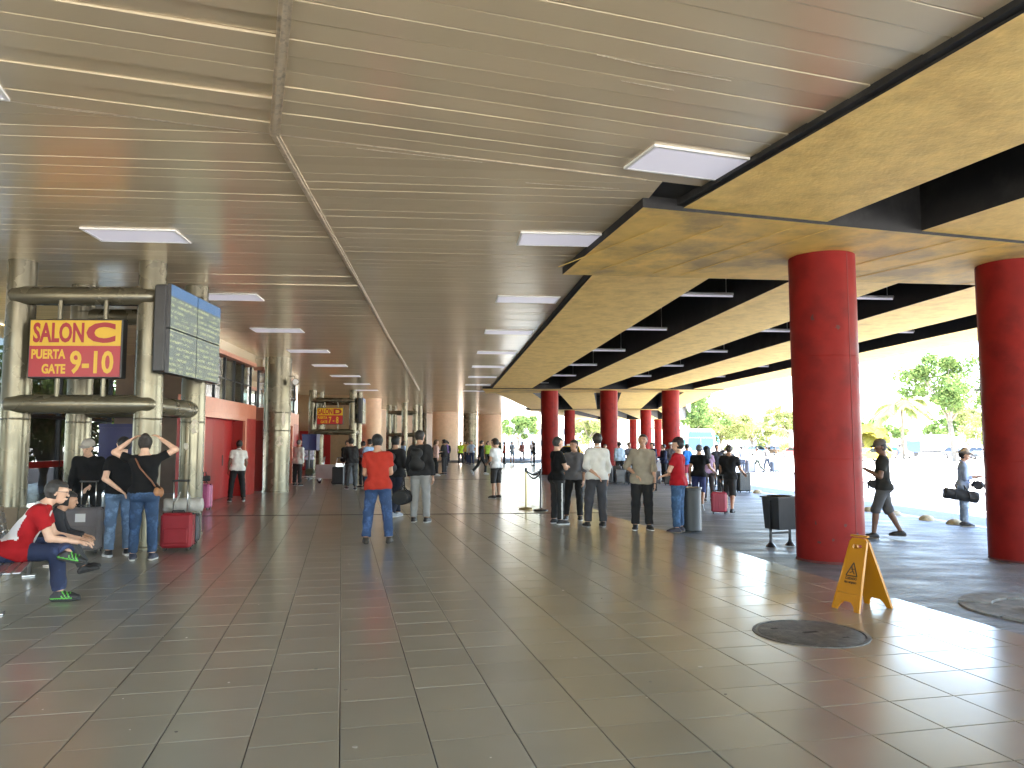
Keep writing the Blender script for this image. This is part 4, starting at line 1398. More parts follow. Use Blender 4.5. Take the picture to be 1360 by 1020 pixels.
    if stripe is not None:
        bo.data.materials.append(mat('cloth_stripe', stripe, .8))
        cen = V[Q].mean(1)
        k = np.zeros(len(Q), np.int32)
        for n_, s in ((0, -1), (1, 1)):
            out_ = (np.abs(cen[:, 1] - (J['hip', n_][1] + (J['an', n_][1] - J['hip', n_][1]) * np.clip((J['hip', n_][2] - cen[:, 2]) / .84, 0, 1))) < .016) & (s * (cen[:, 0] - J['kn', n_][0]) > .03) & (cen[:, 2] < pel[2] - .12)
            k[out_] = 1
        bo.data.polygons.foreach_set('material_index', k)
    # --- shoes
    for n_, s in ((0, -1), (1, 1)):
        a_ = J['an', n_]; kn_ = J['kn', n_]
        shin = unit(a_ - kn_)
        lifted = seat is None and a_[2] > low + sh_[2] + .05
        yaw = -s * foot_yaw[n_]
        if legs[n_] == 'cross':
            fd = unit(v3(.1, 1, -.25)); fu = unit(v3(0, .25, 1) )
        elif lifted:
            fd = unit(v3(0, .55, -.85)); fu = unit(v3(0, .85, .55))
        elif legs[n_] == 'sitout':
            fd = unit(v3(0, 1, .22)); fu = unit(v3(0, -.22, 1))
        else:
            fd = rotz(yaw) @ v3(0, 1, 0); fu = v3(0, 0, 1)
        sole_p = a_ - fu * .085
        heel, ball, toe = a_ - fd * .045 - fu * .045, a_ + fd * .10 - fu * .050, a_ + fd * .165 - fu * .058
        fs = unit(np.cross(fd, fu))
        sp = [seg(heel, ball, .040, .043, fs, 1.0), seg(ball, toe, .043, .030, fs, .92), seg(a_ - fu * .0, a_ + fd * .05 - fu * .04, .044, .036)]
        def f_shoe(P): return np.maximum(np.maximum(union(P, sp, .003, .03), -((P - sole_p) @ fu) + .022), (P - a_) @ fu - .02)
        def f_sole(P): return np.maximum(np.maximum(union(P, sp[:2], .008, .03), (P - sole_p) @ fu - .026), -((P - sole_p) @ fu) + .001)
        sr = min(res, .010) if near_ else res * .8
        V, Q = grow(sp, f_shoe, sr)
        so = obj('shoe', V, Q, mat('shoe_%d_%d_%d' % tuple(int(c * 200) for c in shoec), shoec, .55, var=.1), t, True)
        if lace is not None:
            so.data.materials.append(mat('shoe_trim_%d_%d_%d' % tuple(int(c * 200) for c in lace), lace, .5))
            cen = V[Q].mean(1) - a_
            u_, w_ = cen @ fd, cen @ fu
            so.data.polygons.foreach_set('material_index', (((np.abs(w_ + .052) < .007) & (u_ < .12)) | ((np.sin(u_ * 190 + w_ * 120) > .35) & (u_ > .02) & (u_ < .11) & (w_ > -.045))).astype(np.int32))
        V, Q = grow(sp[:2], f_sole, sr)
        if len(Q): obj('sole', V, Q, mat('sole_%d_%d_%d' % tuple(int(c * 200) for c in soled), soled, .6), so, True)
    # --- hair, cap, eyes
    Mh = mat('hair_%d_%d_%d' % tuple(int(c * 250) for c in hairc), hairc, .55, var=.3, vscale=40, bump=.8, bscale=160, stretch=(1, 1, .3))
    if hair != 'bald':
        th = {'buzz': .006, 'short': .015, 'full': .024, 'long': .022, 'bun': .018, 'tail': .018}[hair]
        hp = [headp[0]] + [seg(Hp(0, -.03, .0), Hp(0, -.02, -.045), .074, .060, hr, 1.05)]
        if hair == 'long': hp += [seg(Hp(0, -.05, -.02), Hp(0, -.075, -.24), .08, .05, hr, .8)]
        if hair == 'bun': hp += [seg(Hp(0, -.10, .06), Hp(0, -.11, .07), .042, .042)]
        if hair == 'tail': hp += [seg(Hp(0, -.095, .03), Hp(0, -.13, -.14), .034, .018)]
        def f_hair(P):
            d = union(P, hp, th, .03)
            q = P - hc
            fy, fz = q @ hf, q @ hu
            line = np.minimum(.058 - .0 * fz - fy, fz - .045) * -1
            keep = np.minimum(np.maximum(fy - (.012 if hair != 'long' else .02), -.018 - fz if hair not in ('long', 'tail') else -9 * np.ones_like(fz)), np.maximum(.052 - fz, fy - .085))
            keep = np.minimum(np.maximum(fy - .008, (-.075 if hair not in ('long', 'tail') else -.40) - fz), np.maximum(.058 - fz - .0, fy - .088))
            return np.maximum(d, keep) + .0014 * np.sin(q @ hr * 130 + ph[6]) * np.sin(fz * 110) * (0 if hair == 'buzz' else 1)
        V, Q = grow(hp, f_hair, hres * 1.1)
        if len(Q): obj('hair', V, Q, Mh, t, True)
    if cap is not None:
        style, cc = cap
        Mc = mat('cap_%d_%d_%d' % tuple(int(c * 200) for c in cc), cc, .8, var=.12, bump=.3, bscale=80)
        cp_ = [headp[0], seg(Hp(0, -.02, .055), Hp(0, .0, .055), .085, .082)]
        if style == 'cap':
            vis = [seg(Hp(-.05, .10, .048), Hp(.05, .10, .048), .045, .045, hu, 5), seg(Hp(-.02, .14, .042), Hp(.02, .14, .042), .035, .035, hu, 5)]
            fn = lambda P: np.minimum(np.maximum(union(P, cp_, .017, .02), .042 - ((P - hc) @ hu)), union(P, vis, 0, .02))
            V, Q = grow(cp_ + vis, fn, hres * 1.1)
        elif style == 'visorback':
            vis = [seg(Hp(-.04, -.12, .05), Hp(.04, -.12, .05), .04, .04, hu, 5)]
            fn = lambda P: np.minimum(np.maximum(union(P, cp_, .017, .02), .042 - ((P - hc) @ hu)), union(P, vis, 0, .02))
            V, Q = grow(cp_ + vis, fn, hres * 1.1)
        else:
            brim = [seg(Hp(0, -.01, .048), Hp(0, .01, .048), .175, .175, hu, 9)]
            crown = [seg(Hp(0, -.02, .06), Hp(0, .0, .105), .088, .072, hr, 1.1)]
            def fn(P):
                q = P - hc
                b = sd(P - np.outer((q @ hr) ** 2 * 1.6, hu), brim[0])
                return smin(b, np.maximum(union(P, crown, .012, .02), .04 - q @ hu), .012)
            V, Q = grow(brim + crown, fn, hres)
        obj('cap' if style != 'brim' else 'hat', V, Q, Mc, t, True)
    if near_:
        for s in (-1, 1):
            m = MB(); c_ = Hp(s * .032, .083, .010)
            m.lathe([(.002, -.010), (.009, -.006), (.011, 0), (.009, .006), (.002, .010)], 8, c=tuple(c_)); m.build('eye', mat('eye_dark', (.02, .014, .012), .2), t, True)
        m = MB(); m.tube([tuple(Hp(-.024, .100, -.058)), tuple(Hp(0, .107, -.056)), tuple(Hp(.024, .100, -.058))], [.003, .006, .003], 6); m.build('lips', mat('lips_' + skin, tuple(c * .62 for c in msk), .5), t, True)
    if glasses:
        m = MB()
        for s in (-1, 1):
            m.tube([tuple(Hp(s * .034 + .024 * math.cos(a), .112, .008 + .018 * math.sin(a))) for a in np.linspace(0, 2 * PI, 13)[:-1]], .0025, 5, closed=True)
            m.tube([tuple(Hp(s * .058, .11, .012)), tuple(Hp(s * .083, .06, .012)), tuple(Hp(s * .086, -.01, .006))], .0024, 5)
        m.build('glasses', M_blackmetal, t)
    PJ[t.name] = dict(J=J, T=T, pel=pel, up=up, fw=fw, rt=rt, Hp=Hp, sh=sh_)
    return t
PJ = {}
def wpt(t, p):
    """a point of a person's own frame in the world"""
    s = t.scale[0]; a = t.rotation_euler[2]
    return Vector((t.location.x + s * (p[0] * math.cos(a) - p[1] * math.sin(a)), t.location.y + s * (p[0] * math.sin(a) + p[1] * math.cos(a)), t.location.z + s * p[2]))
# ------------------------------------------------------------------ luggage and bags
def suitcase(label, x, y, rz, w=.46, h=.68, d=.27, col=(.02, .02, .022), handle=.42, soft=False, group=None, tag_=False, z=None, tilt=0.0):
    z = gz(x, y) if z is None else z
    t = thing('suitcase', label, 'suitcase', (x, y, z), R(rz), group)
    if tilt: t.rotation_euler = (tilt, 0, R(rz))
    key = '%d_%d_%d' % tuple(int(c * 200) for c in col)
    mt = mat('luggage_' + key, col, .6 if soft else .35, var=.1, vscale=8, bump=.3 if soft else .05, bscale=120)
    m = MB(); m.box(-w / 2, -d / 2, .05, w / 2, d / 2, h, bev=.035)
    if not soft:
        pass
    sh = m.build('shell', mt, t, auto=35)
    if not soft:
        for k in range(5):
            xx = -w / 2 + w * (k + 1) / 6
            for yy in (-d / 2 - .004, d / 2 + .004):
                q = MB(); q.box(xx - .014, yy - .004, .10, xx + .014, yy + .004, h - .06, bev=.003); q.build('rib', mt, sh)
    else:
        q = MB(); q.box(-w / 2 + .05, -d / 2 - .022, .12, w / 2 - .05, -d / 2 + .005, h * .62, bev=.015); q.build('pocket', mt, sh, auto=35)
    m = MB(); m.box(-w / 2 - .003, -.006, .06, w / 2 + .003, .006, h + .003); m.build('zip', M_black, sh)
    for sx in (-1, 1):
        for sy in (-1, 1):
            m = MB(); m.lathe([(.010, -.011), (.026, -.010), (.026, .010), (.010, .011)], 12, Matrix.Translation((sx * (w / 2 - .05), sy * (d / 2 - .05), .026)) @ Matrix.Rotation(PI / 2, 4, 'Y')); m.build('wheel', M_black, t, auto=40)
            m = MB(); m.box(sx * (w / 2 - .05) - .02, sy * (d / 2 - .05) - .018, .04, sx * (w / 2 - .05) + .02, sy * (d / 2 - .05) + .018, .06); m.build('wheel_mount', M_black, t)
    if handle:
        for sx in (-1, 1):
            m = MB(); m.tube([(sx * .10, d / 2 - .04, h - .01), (sx * .10, d / 2 - .04, h + handle)], .008, 8); m.build('handle_rod', M_chrome, t, True)
        m = MB(); m.box(-.13, d / 2 - .058, h + handle, .13, d / 2 - .022, h + handle + .03, bev=.01); m.build('grip', M_black, t, auto=40)
    m = MB(); m.tube([(-.09, 0, h - .005), (-.08, 0, h + .03), (.08, 0, h + .03), (.09, 0, h - .005)], .010, 8); m.build('carry_handle', M_black, t, True)
    if tag_:
        m = MB(); m.box(-.07, -d / 2 - .006, h - .20, .07, -d / 2 - .0035, h - .08); m.build('paper_tag', M_white, t)
    return t

def backpack(pt, label, col, w=.15, h=.23, drop=0.0):
    J = PJ[pt.name]; T, fw, up, rt = J['T'], J['fw'], J['up'], J['rt']
    c = T(0, -.205, 1.20 - drop)
    pr = [seg(c - up * h * .55 - rt * w * .35, c - up * h * .55 + rt * w * .35, .10, .10, fw, 1.25), seg(c + up * h * .45 - rt * w * .25, c + up * h * .45 + rt * w * .25, .085, .085, fw, 1.2), seg(c - up * h * .35 - fw * .07, c - up * h * .1 - fw * .065, .085, .07, fw, 1.5)]
    V, Q = grow(pr, lambda P: union(P, pr, .005, .07), .016)
    o = thing('backpack', label, 'backpack', tuple(pt.location), pt.rotation_euler[2], scale=pt.scale[0])
    key = '%d_%d_%d' % tuple(int(q * 200) for q in col)
    mt = mat('pack_' + key, col, .7, var=.15, vscale=10, bump=.3, bscale=90)
    obj('pack_body', V, Q, mt, o, True)
    for s in (-1, 1):
        m = MB(); pts = [T(s * .085, -.11, 1.36 - drop), T(s * .10, -.03, 1.475), T(s * .115, .10, 1.36), T(s * .135, .095, 1.2), T(s * .15, -.02, 1.06), T(s * .11, -.13, 1.04 - drop)]
        m.tube([tuple(q) for q in pts], [.018, .022, .022, .018, .012, .010], 8); m.build('strap', mt, o, True)
    return o

def duffel(label, x, y, z, rz, col, L=.30, r=.13, strap_to=None, tilt=0.0, name='duffel_bag', cat='bag'):
    o = thing(name, label, cat, (x, y, z), R(rz))
    key = '%d_%d_%d' % tuple(int(q * 200) for q in col)
    mt = mat('pack_' + key, col, .7, var=.15, vscale=10, bump=.3, bscale=90)
    a, b = v3(-L, 0, -tilt * L), v3(L, 0, tilt * L)
    pr = [seg(a, b, r, r, v3(0, 0, 1), 1.1)]
    V, Q = grow(pr, lambda P: np.maximum(union(P, pr, 0, .02), np.abs((P - .5 * (a + b)) @ unit(b - a)) - L - .03) + .004 * np.sin(P[:, 0] * 40 + P[:, 2] * 30), .016)
    obj('bag_body', V, Q, mt, o, True)
    for k in (-.45, .45):
        m = MB(); m.tube([(L * k, -r - .005, -.08), (L * k, -r - .012, .02), (L * k * .5, 0, r + .08), (L * k, r + .012, .02), (L * k, r + .005, -.08)], .011, 6); m.build('carry_strap', mt, o, True)
    if strap_to is not None:
        ca, sa = math.cos(-R(rz)), math.sin(-R(rz))
        dx, dy, dz = strap_to[0] - x, strap_to[1] - y, strap_to[2] - z
        p = (dx * ca - dy * sa, dx * sa + dy * ca, dz)
        m = MB(); m.tube([(-L * .95, 0, r * .5 - tilt * L), p], .012, 6); m.tube([(L * .95, 0, r * .5 + tilt * L), p], .012, 6)
        for e in (-1, 1):
            q = MB(); q.tube([(e * L * .95, 0, r * .5 + e * tilt * L), p], .012, 6); q.build('shoulder_strap', mt, o, True)
    return o

def phone_at(pt, which, label):
    J = PJ[pt.name]['J']
    w = unit(J['wr', which] - J['el', which])
    p = wpt(pt, J['wr', which] + w * .11 + v3(0, 0, .018))
    o = thing('mobile_phone', label, 'phone', tuple(p), pt.rotation_euler[2])
    o.rotation_euler = (R(-25) if abs(w[2]) < .8 else R(80), 0, pt.rotation_euler[2])
    m = MB(); m.box(-.036, -.05, 0, .036, .095, .009, bev=.003); m.build('case', M_black, o, auto=40)
    m = MB(); m.box(-.032, -.045, .0092, .032, .09, .0098); m.build('screen', mat('phone_screen', (.03, .035, .05), .1), o)
    return o

BLK, NAVY, JEAN, LJEAN = (.007, .007, .008), (.010, .013, .030), (.035, .065, .14), (.10, .16, .26)
GRY, WHT = (.12, .12, .125), (.68, .68, .66)
# ------------------------------------------------------------------ the people, from the seats by the columns to the road
# seated pair
seated = person('seated man in red and white polo shirt, dark jeans and green-laced black trainers', -5.10, 7.76, -64, 1.74, 'light', 'short', (.03, .028, .026), 'tee', (.32, .010, .014), 'jeans', (.014, .022, .06),
       shoec=(.012, .012, .014), soled=(.03, .03, .03), lace=(.10, .40, .06), arms=('kneerest', 'kneerest'), legs=('cross', 'sit'), lean=.60, head=(.0, .05), seat=.43, z=0, glasses=True,
       top2=(lambda a, b, c: ((b < .0) & (np.abs(a) < .155) & (c > .98) & (b < .02 - .0)) & ~((np.abs(a) > .10) & (c > 1.30)) | ((b > .07) & (np.abs(a) < .09) & (c > 1.05)), (.62, .60, .60)), loose=.02)
person('seated person in dark leggings half hidden by the seated man in red', -5.64, 9.02, -66, 1.46, 'mid', 'full', BLK, 'long', (.03, .03, .035), 'trousers', (.045, .047, .05), shoec=(.01, .01, .012), soled=(.02, .02, .02),
       arms=('kneerest', 'kneerest'), legs=('sitout', 'sitout'), lean=.62, seat=.43, z=0)
# travellers by the columns
woman = person('woman in black tee and blue jeans with both hands raised to her hair', -5.08, 10.5, 16, 1.70, 'light', 'bun', (.02, .014, .011), 'tee', BLK, 'jeans', (.022, .05, .11), shoec=(.03, .035, .06), soled=(.6, .6, .58),
       arms=('head', 'head'), legs=('stand', 'stand'), female=True, head=(.3, .25), hem=.93, loose=.008, build=1.06)
person('person in black top and faded light jeans with arm crossed behind, beside the hair-fixing woman', -5.60, 10.85, 38, 1.68, 'light', 'short', BLK, 'tee', BLK, 'jeans', LJEAN, shoec=(.012, .012, .015), soled=(.65, .65, .65), lace=(.65, .65, .65),
       arms=('behind', 'hip'), legs=('stand', 'stand'), hem=.9)
person('person all in black with a pale cap bending over the grey suitcase', -6.88, 12.35, -160, 1.68, 'light', 'buzz', BLK, 'jacket', (.010, .010, .011), 'trousers', BLK, arms=('front', 'push'), legs=('stand', 'bend'), lean=.38, cap=('cap', (.40, .36, .32)), head=(-.3, .2), build=1.12)
suitcase('grey suitcase with white paper tag in front of the person in pale cap', -6.30, 11.22, 8, .52, .66, .30, (.16, .145, .15), .36, tag_=True, z=0, soft=True)
suitcase('red suitcase with raised handle by the woman in blue jeans', -5.02, 11.45, 10, .44, .56, .27, (.26, .008, .016), .46, z=0, soft=True)
suitcase('pink suitcase standing by the red entrance pier', -7.42, 18.3, -6, .34, .62, .24, (.42, .07, .20), 0, z=0)
duffel('black toy-sized bag on top of the pink suitcase', -7.42, 18.3, .75, 20, (.03, .03, .035), .10, .075, name='small_bag')
duffel('silver wrapped bundle behind the red suitcase', -5.25, 12.15, .62, 15, (.50, .49, .47), .26, .12, name='wrapped_bundle', cat='bundle')
suitcase('dark suitcase under the silver wrapped bundle', -5.25, 12.15, 15, .5, .48, .26, (.05, .05, .055), 0, z=0)
# crossbody bag on the woman
J = PJ[woman.name]; T = J['T']
o = thing('crossbody_bag', 'brown crossbody bag with a thin strap on the hair-fixing woman', 'bag', tuple(woman.location), woman.rotation_euler[2], scale=woman.scale[0])
pr = [seg(T(.17, -.06, .93), T(.19, .05, .93), .075, .075, T(1, 0, 0) - T(0, 0, 0), 1.5)]
V, Q = grow(pr, lambda P: union(P, pr, 0, .03), .014); obj('bag_body', V, Q, mat('tan_leather', (.30, .13, .05), .5, var=.15), o, True)
m = MB(); m.tube([tuple(T(.17, -.05, .98)), tuple(T(.14, -.145, 1.08)), tuple(T(-.02, -.145, 1.28)), tuple(T(-.10, -.085, 1.42)), tuple(T(-.11, .0, 1.455)), tuple(T(-.06, .13, 1.34)), tuple(T(.15, .12, 1.02))], .011, 6); m.build('strap', mat('tan_strap', (.20, .08, .04), .5), o, True)

person('doorman in white short-sleeved shirt and black trousers before the wide red doorway', -7.58, 20.9, 28, 1.67, 'dark', 'short', BLK, 'shirt', WHT, 'trousers', BLK, arms=('relaxed', 'relaxed'), legs=('wide', 'wide'), build=1.08, loose=.02)
person('man in loose white shirt and dark trousers at the second red doorway', -8.05, 28.4, -20, 1.72, 'mid', 'buzz', (.1, .1, .1), 'long', WHT, 'trousers', (.02, .025, .03), arms=('front', 'relaxed'), hem=.82, loose=.025)
person('man in bright red-orange t-shirt and blue jeans seen from behind', -2.16, 12.25, 6, 1.74, 'mid', 'short', BLK, 'tee', (.36, .030, .018), 'jeans', (.022, .05, .125), shoec=(.03, .025, .02), soled=(.04, .035, .03), arms=('front', 'front'), legs=('wide', 'wide'), head=(.12, .18), build=1.06, loose=.022, hem=.86)
mb_ = person('tall man in black jacket and light grey trousers with a black backpack', -1.86, 15.4, -8, 1.85, 'mid', 'short', (.02, .016, .013), 'jacket', (.022, .022, .024), 'trousers', (.27, .27, .27), shoec=(.015, .015, .016), soled=(.5, .5, .5), arms=('relaxed', 'down'), legs=('stand', 'stand'), loose=.016)
backpack(mb_, 'black backpack on the tall man in light grey trousers', (.012, .012, .013))
duffel('round black bag hanging low by the tall man in light grey trousers', -2.20, 15.25, .52, 80, (.012, .012, .014), .17, .16, strap_to=(-2.19, 15.35, .95), name='hand_bag')
dp = person('man in black hooded jacket and dark blue trousers walking behind the red-orange shirt', -2.5, 16.4, -30, 1.77, 'mid', 'short', BLK, 'jacket', (.018, .018, .020), 'trousers', NAVY, shoec=(.25, .27, .3), soled=(.5, .5, .5), arms=('swing', 'hold'), legs=('fwd', 'back'), loose=.016)
backpack(dp, 'dark grey backpack on the man walking behind the red-orange shirt', (.03, .03, .033))
person('man in dark leather jacket and grey jeans leaning towards the luggage cart', -5.45, 25.8, 28, 1.76, 'mid', 'full', BLK, 'jacket', (.022, .022, .024), 'jeans', (.05, .055, .06), shoec=(.05, .05, .06), arms=('push', 'front'), legs=('fwd', 'stand'), lean=.16)
person('man in pale blue shirt behind the dark leather jacket', -5.0, 26.4, 40, 1.73, 'mid', 'short', BLK, 'long', (.30, .42, .62), 'trousers', (.02, .03, .06), shoec=(.4, .4, .42), arms=('hold', 'relaxed'), legs=('stand', 'wide'))
person('person in maroon top between the leather jacket and the pale blue shirt', -5.35, 27.2, 60, 1.66, 'mid', 'short', BLK, 'tee', (.10, .03, .03), 'trousers', BLK, arms=('front', 'front'))
person('traveller in black coat bending over boxes on the luggage cart', -6.75, 30.8, -140, 1.72, 'light', 'full', (.05, .035, .025), 'jacket', BLK, 'trousers', BLK, arms=('push', 'push'), lean=.28, build=1.1)
person('person in white and lilac jacket by the dark blue telephone hood', -9.1, 34.0, 170, 1.66, 'mid', 'short', BLK, 'jacket', (.45, .42, .52), 'trousers', (.05, .05, .06), arms=('front', 'hold'))
person('woman in pale pink blouse with dark trousers by the huge peach drum', -3.72, 36.9, -60, 1.74, 'light', 'tail', (.06, .03, .015), 'long', (.62, .42, .38), 'trousers', BLK, shoec=(.5, .5, .5), arms=('hold', 'down'), female=True)
person('person in black jacket standing against the woman in pale pink blouse', -3.42, 38.2, 70, 1.76, 'mid', 'full', BLK, 'jacket', (.02, .02, .022), 'trousers', (.03, .03, .035), arms=('front', 'relaxed'))
person('worker in yellow-green safety vest and dark trousers far down the hall', -3.78, 55.5, 190, 1.68, 'mid', 'short', BLK, 'tee', (.42, .60, .04), 'trousers', (.02, .02, .03), legs=('wide', 'stand'))
person('man in pale blue shirt and navy trousers near the far safety vests', -2.9, 54.5, 150, 1.76, 'mid', 'short', BLK, 'shirt', (.40, .48, .62), 'trousers', (.02, .03, .07), arms=('hip', 'down'))
person('person in white top among the far group by the drum columns', -3.3, 57.0, 120, 1.66, 'mid', 'short', BLK, 'tee', WHT, 'trousers', (.03, .04, .09))
person('man in dark jacket striding across the bright part of the hall', -1.58, 38.6, -70, 1.77, 'mid', 'short', BLK, 'jacket', (.016, .016, .018), 'trousers', BLK, shoec=(.5, .5, .5), arms=('swing', 'swingb'), legs=('back2', 'fwd2'))
person('worker in lime safety vest behind the striding man in dark jacket', -1.62, 50.5, 170, 1.7, 'mid', 'short', BLK, 'tee', (.45, .70, .10), 'trousers', (.02, .02, .02))
person('young man in white t-shirt and black shorts standing alone in the hall', -.46, 22.0, 50, 1.72, 'mid', 'full', (.02, .016, .012), 'tee', (.66, .66, .68), 'long_shorts', (.022, .02, .02), shoec=(.012, .012, .013), soled=(.5, .5, .5), arms=('front', 'relaxed'), legs=('stand', 'stand'), loose=.022)
person('far person with pale blue bag at the open end of the hall', .02, 60.0, 160, 1.68, 'mid', 'short', BLK, 'tee', (.35, .38, .45), 'shorts', (.25, .32, .42), z=0)
person('far person in pale pink shirt with hands at the chest at the open end', 1.7, 62.2, 180, 1.74, 'mid', 'short', BLK, 'tee', (.55, .48, .50), 'shorts', (.20, .27, .40), arms=('hold', 'hold'), z=0)
person('far dark-clad person beside the red column of the second row', 1.55, 53.0, 90, 1.6, 'dark', 'full', BLK, 'jacket', BLK, 'trousers', BLK, arms=('front', 'front'), z=0)
# the talking group
person('man in black tee and black track pants with white stripe, arms folded', .90, 15.1, -62, 1.71, 'light', 'short', (.03, .03, .03), 'tee', BLK, 'trousers', (.014, .014, .015), stripe=(.6, .6, .6), shoec=(.012, .012, .012), soled=(.62, .62, .62), arms=('folded', 'folded'), legs=('stand', 'stand'), head=(-.1, 0))
person('man in grey shirt with rolled sleeves facing the talking group', 1.30, 15.85, 168, 1.66, 'mid', 'short', (.02, .016, .012), 'rolled', (.15, .15, .165), 'trousers', BLK, soled=(.5, .5, .5), arms=('relaxed', 'down'), legs=('stand', 'wide'), head=(-.3, .05))
person('man in white long-sleeved shirt holding his hands behind his back', 1.62, 14.55, 14, 1.78, 'mid', 'short', (.02, .017, .013), 'rolled', (.58, .58, .56), 'trousers', (.035, .035, .042), soled=(.3, .3, .3), arms=('behind', 'relaxed'), legs=('wide', 'stand'), loose=.024, sleeve=1.45)
bh = person('man in loose beige hooded shirt and black trousers looking up', 2.43, 14.2, 172, 1.77, 'mid', 'short', BLK, 'rolled', (.27, .24, .19), 'trousers', BLK, arms=('down', 'hip'), legs=('stand', 'stand'), loose=.028, head=(-.15, -.18), sleeve=1.2, hem=.84, foot_yaw=(.3, .1))
phone_at(bh, 0, 'black mobile phone held low by the man in beige hooded shirt')
person('man in red t-shirt, dark cap and blue jeans standing with folded arms', 3.05, 13.95, 62, 1.70, 'light', 'short', BLK, 'tee', (.32, .008, .015), 'jeans', (.03, .075, .16), shoec=(.03, .03, .05), soled=(.25, .2, .15), arms=('folded', 'front'), legs=('stand', 'stand'), cap=('cap', (.025, .012, .014)), build=1.08, loose=.02, hem=.86)
# people out on the pavement
person('man in pale blue shirt and black trousers among the waiting crowd', 4.93, 34.6, 10, 1.75, 'mid', 'short', BLK, 'long', (.38, .48, .58), 'trousers', BLK)
person('person in black sitting on luggage under the second row of red columns', 4.05, 33.0, 160, 1.62, 'mid', 'short', BLK, 'jacket', BLK, 'trousers', (.02, .02, .03), arms=('front', 'front'))
person('traveller in grey top with dark hair in the waiting crowd', 5.45, 35.0, 190, 1.73, 'mid', 'full', BLK, 'tee', (.12, .12, .14), 'trousers', BLK)
person('traveller in maroon t-shirt in the waiting crowd', 6.1, 35.3, 150, 1.75, 'light', 'short', (.08, .04, .02), 'tee', (.18, .03, .04), 'trousers', (.03, .03, .04))
person('traveller in dark blue jacket in the waiting crowd', 6.4, 34.3, 120, 1.74, 'mid', 'full', BLK, 'jacket', (.02, .025, .06), 'trousers', (.03, .03, .05))
person('traveller in navy hooded top in the waiting crowd', 6.75, 33.6, 100, 1.68, 'mid', 'short', BLK, 'jacket', (.015, .018, .04), 'trousers', BLK, arms=('front', 'hold'))
person('traveller with white patterned cap in the waiting crowd', 7.5, 35.8, 170, 1.76, 'dark', 'buzz', BLK, 'tee', (.06, .05, .05), 'trousers', BLK, cap=('cap', (.6, .6, .62)))
person('person in bright blue t-shirt behind the man in red t-shirt', 7.1, 30.6, 30, 1.70, 'mid', 'short', BLK, 'tee', (.03, .16, .50), 'shorts', (.30, .03, .05))
person('man in black t-shirt and blue shorts pulling a suitcase', 4.72, 19.15, -20, 1.63, 'mid', 'buzz', (.08, .08, .08), 'tee', BLK, 'long_shorts', (.025, .035, .12), soled=(.5, .5, .5), arms=('relaxed', 'out'), legs=('stand', 'back'))
person('woman in mauve top with long dark hair among the suitcases', 5.75, 22.2, 5, 1.60, 'mid', 'long', BLK, 'tee', (.30, .20, .30), 'trousers', (.03, .02, .02), female=True)
person('person with one arm raised in front of the bus', 8.15, 30.0, 175, 1.70, 'mid', 'short', BLK, 'tee', (.03, .03, .035), 'trousers', BLK, arms=('raised', 'down'))
person('man in black tee and cargo shorts walking with a pink suitcase', 5.26, 18.4, -25, 1.66, 'mid', 'buzz', (.05, .04, .035), 'tee', (.012, .012, .013), 'long_shorts', (.016, .015, .015), soled=(.03, .03, .03), arms=('swing', 'out'), legs=('fwd', 'back'), loose=.026, build=1.05)
person('person in striped top with black suitcase beside the cargo-shorts man', 7.9, 27.6, 150, 1.66, 'light', 'short', (.05, .03, .02), 'tee', (.32, .32, .34), 'trousers', (.05, .05, .06), arms=('hold', 'relaxed'))
person('man in grey-blue shirt standing in the sunlit road', 14.3, 47.0, 20, 1.74, 'mid', 'short', BLK, 'shirt', (.22, .24, .30), 'trousers', (.05, .06, .09), z=-.335)
person('walker in pale shirt and green trousers pulling a suitcase on the road', 16.1, 49.6, 60, 1.66, 'mid', 'short', BLK, 'shirt', (.42, .44, .40), 'trousers', (.06, .075, .06), legs=('fwd2', 'back2'), arms=('hold', 'pull'), z=-.335)
person('walker in tan shirt with raised elbows beside the suitcase puller', 17.0, 50.4, 50, 1.74, 'mid', 'short', BLK, 'shirt', (.20, .18, .16), 'trousers', (.06, .07, .09), legs=('fwd', 'back'), arms=('wave', 'hip'), z=-.335)
pw = person('man in dark tee, shorts and cap walking while looking at a phone', 6.72, 13.75, 72, 1.78, 'dark', 'buzz', BLK, 'tee', (.030, .030, .028), 'long_shorts', (.075, .075, .08), shoec=(.02, .018, .018), soled=(.12, .1, .09), arms=('phone', 'phone'), legs=('fwd', 'back'), cap=('cap', (.10, .085, .075)), head=(0, .32), loose=.022)
phone_at(pw, 0, 'dark mobile phone held up by the walking man in shorts')
duffel('small dark pouch hanging at the waist of the man with the phone', 6.58, 13.80, .86, 70, (.02, .02, .022), .07, .08, name='waist_pouch')
st = person('man in brimmed hat, pale blue shirt and pale jeans by the kerb', 9.72, 16.35, -112, 1.62, 'mid', 'short', BLK, 'rolled', (.34, .43, .62), 'jeans', (.24, .30, .40), shoec=(.05, .05, .055), arms=('hold', 'hold'), legs=('stand', 'stand'), cap=('brim', (.34, .27, .20)), z=-.18, sleeve=1.5, loose=.02)
sp_ = wpt(st, PJ[st.name]['T'](-.10, -.05, 1.45))
duffel('black duffel bag slung from the shoulder of the man in the brimmed hat', 9.52, 16.10, .50, -16, (.014, .014, .015), .29, .125, strap_to=tuple(sp_), tilt=-.16)
jw = wpt(st, PJ[st.name]['J']['wr', 1])
duffel('dark jacket bundled over the arm of the man in the brimmed hat', jw.x, jw.y, jw.z - .17, 60, (.02, .02, .026), .12, .10, name='folded_jacket', cat='jacket')
person('man in grey tee and white trousers carrying a teal bag across the lot', 30.4, 59.3, 10, 1.85, 'dark', 'buzz', BLK, 'tee', (.07, .08, .11), 'trousers', (.55, .52, .50), legs=('fwd', 'back'), z=-.34)
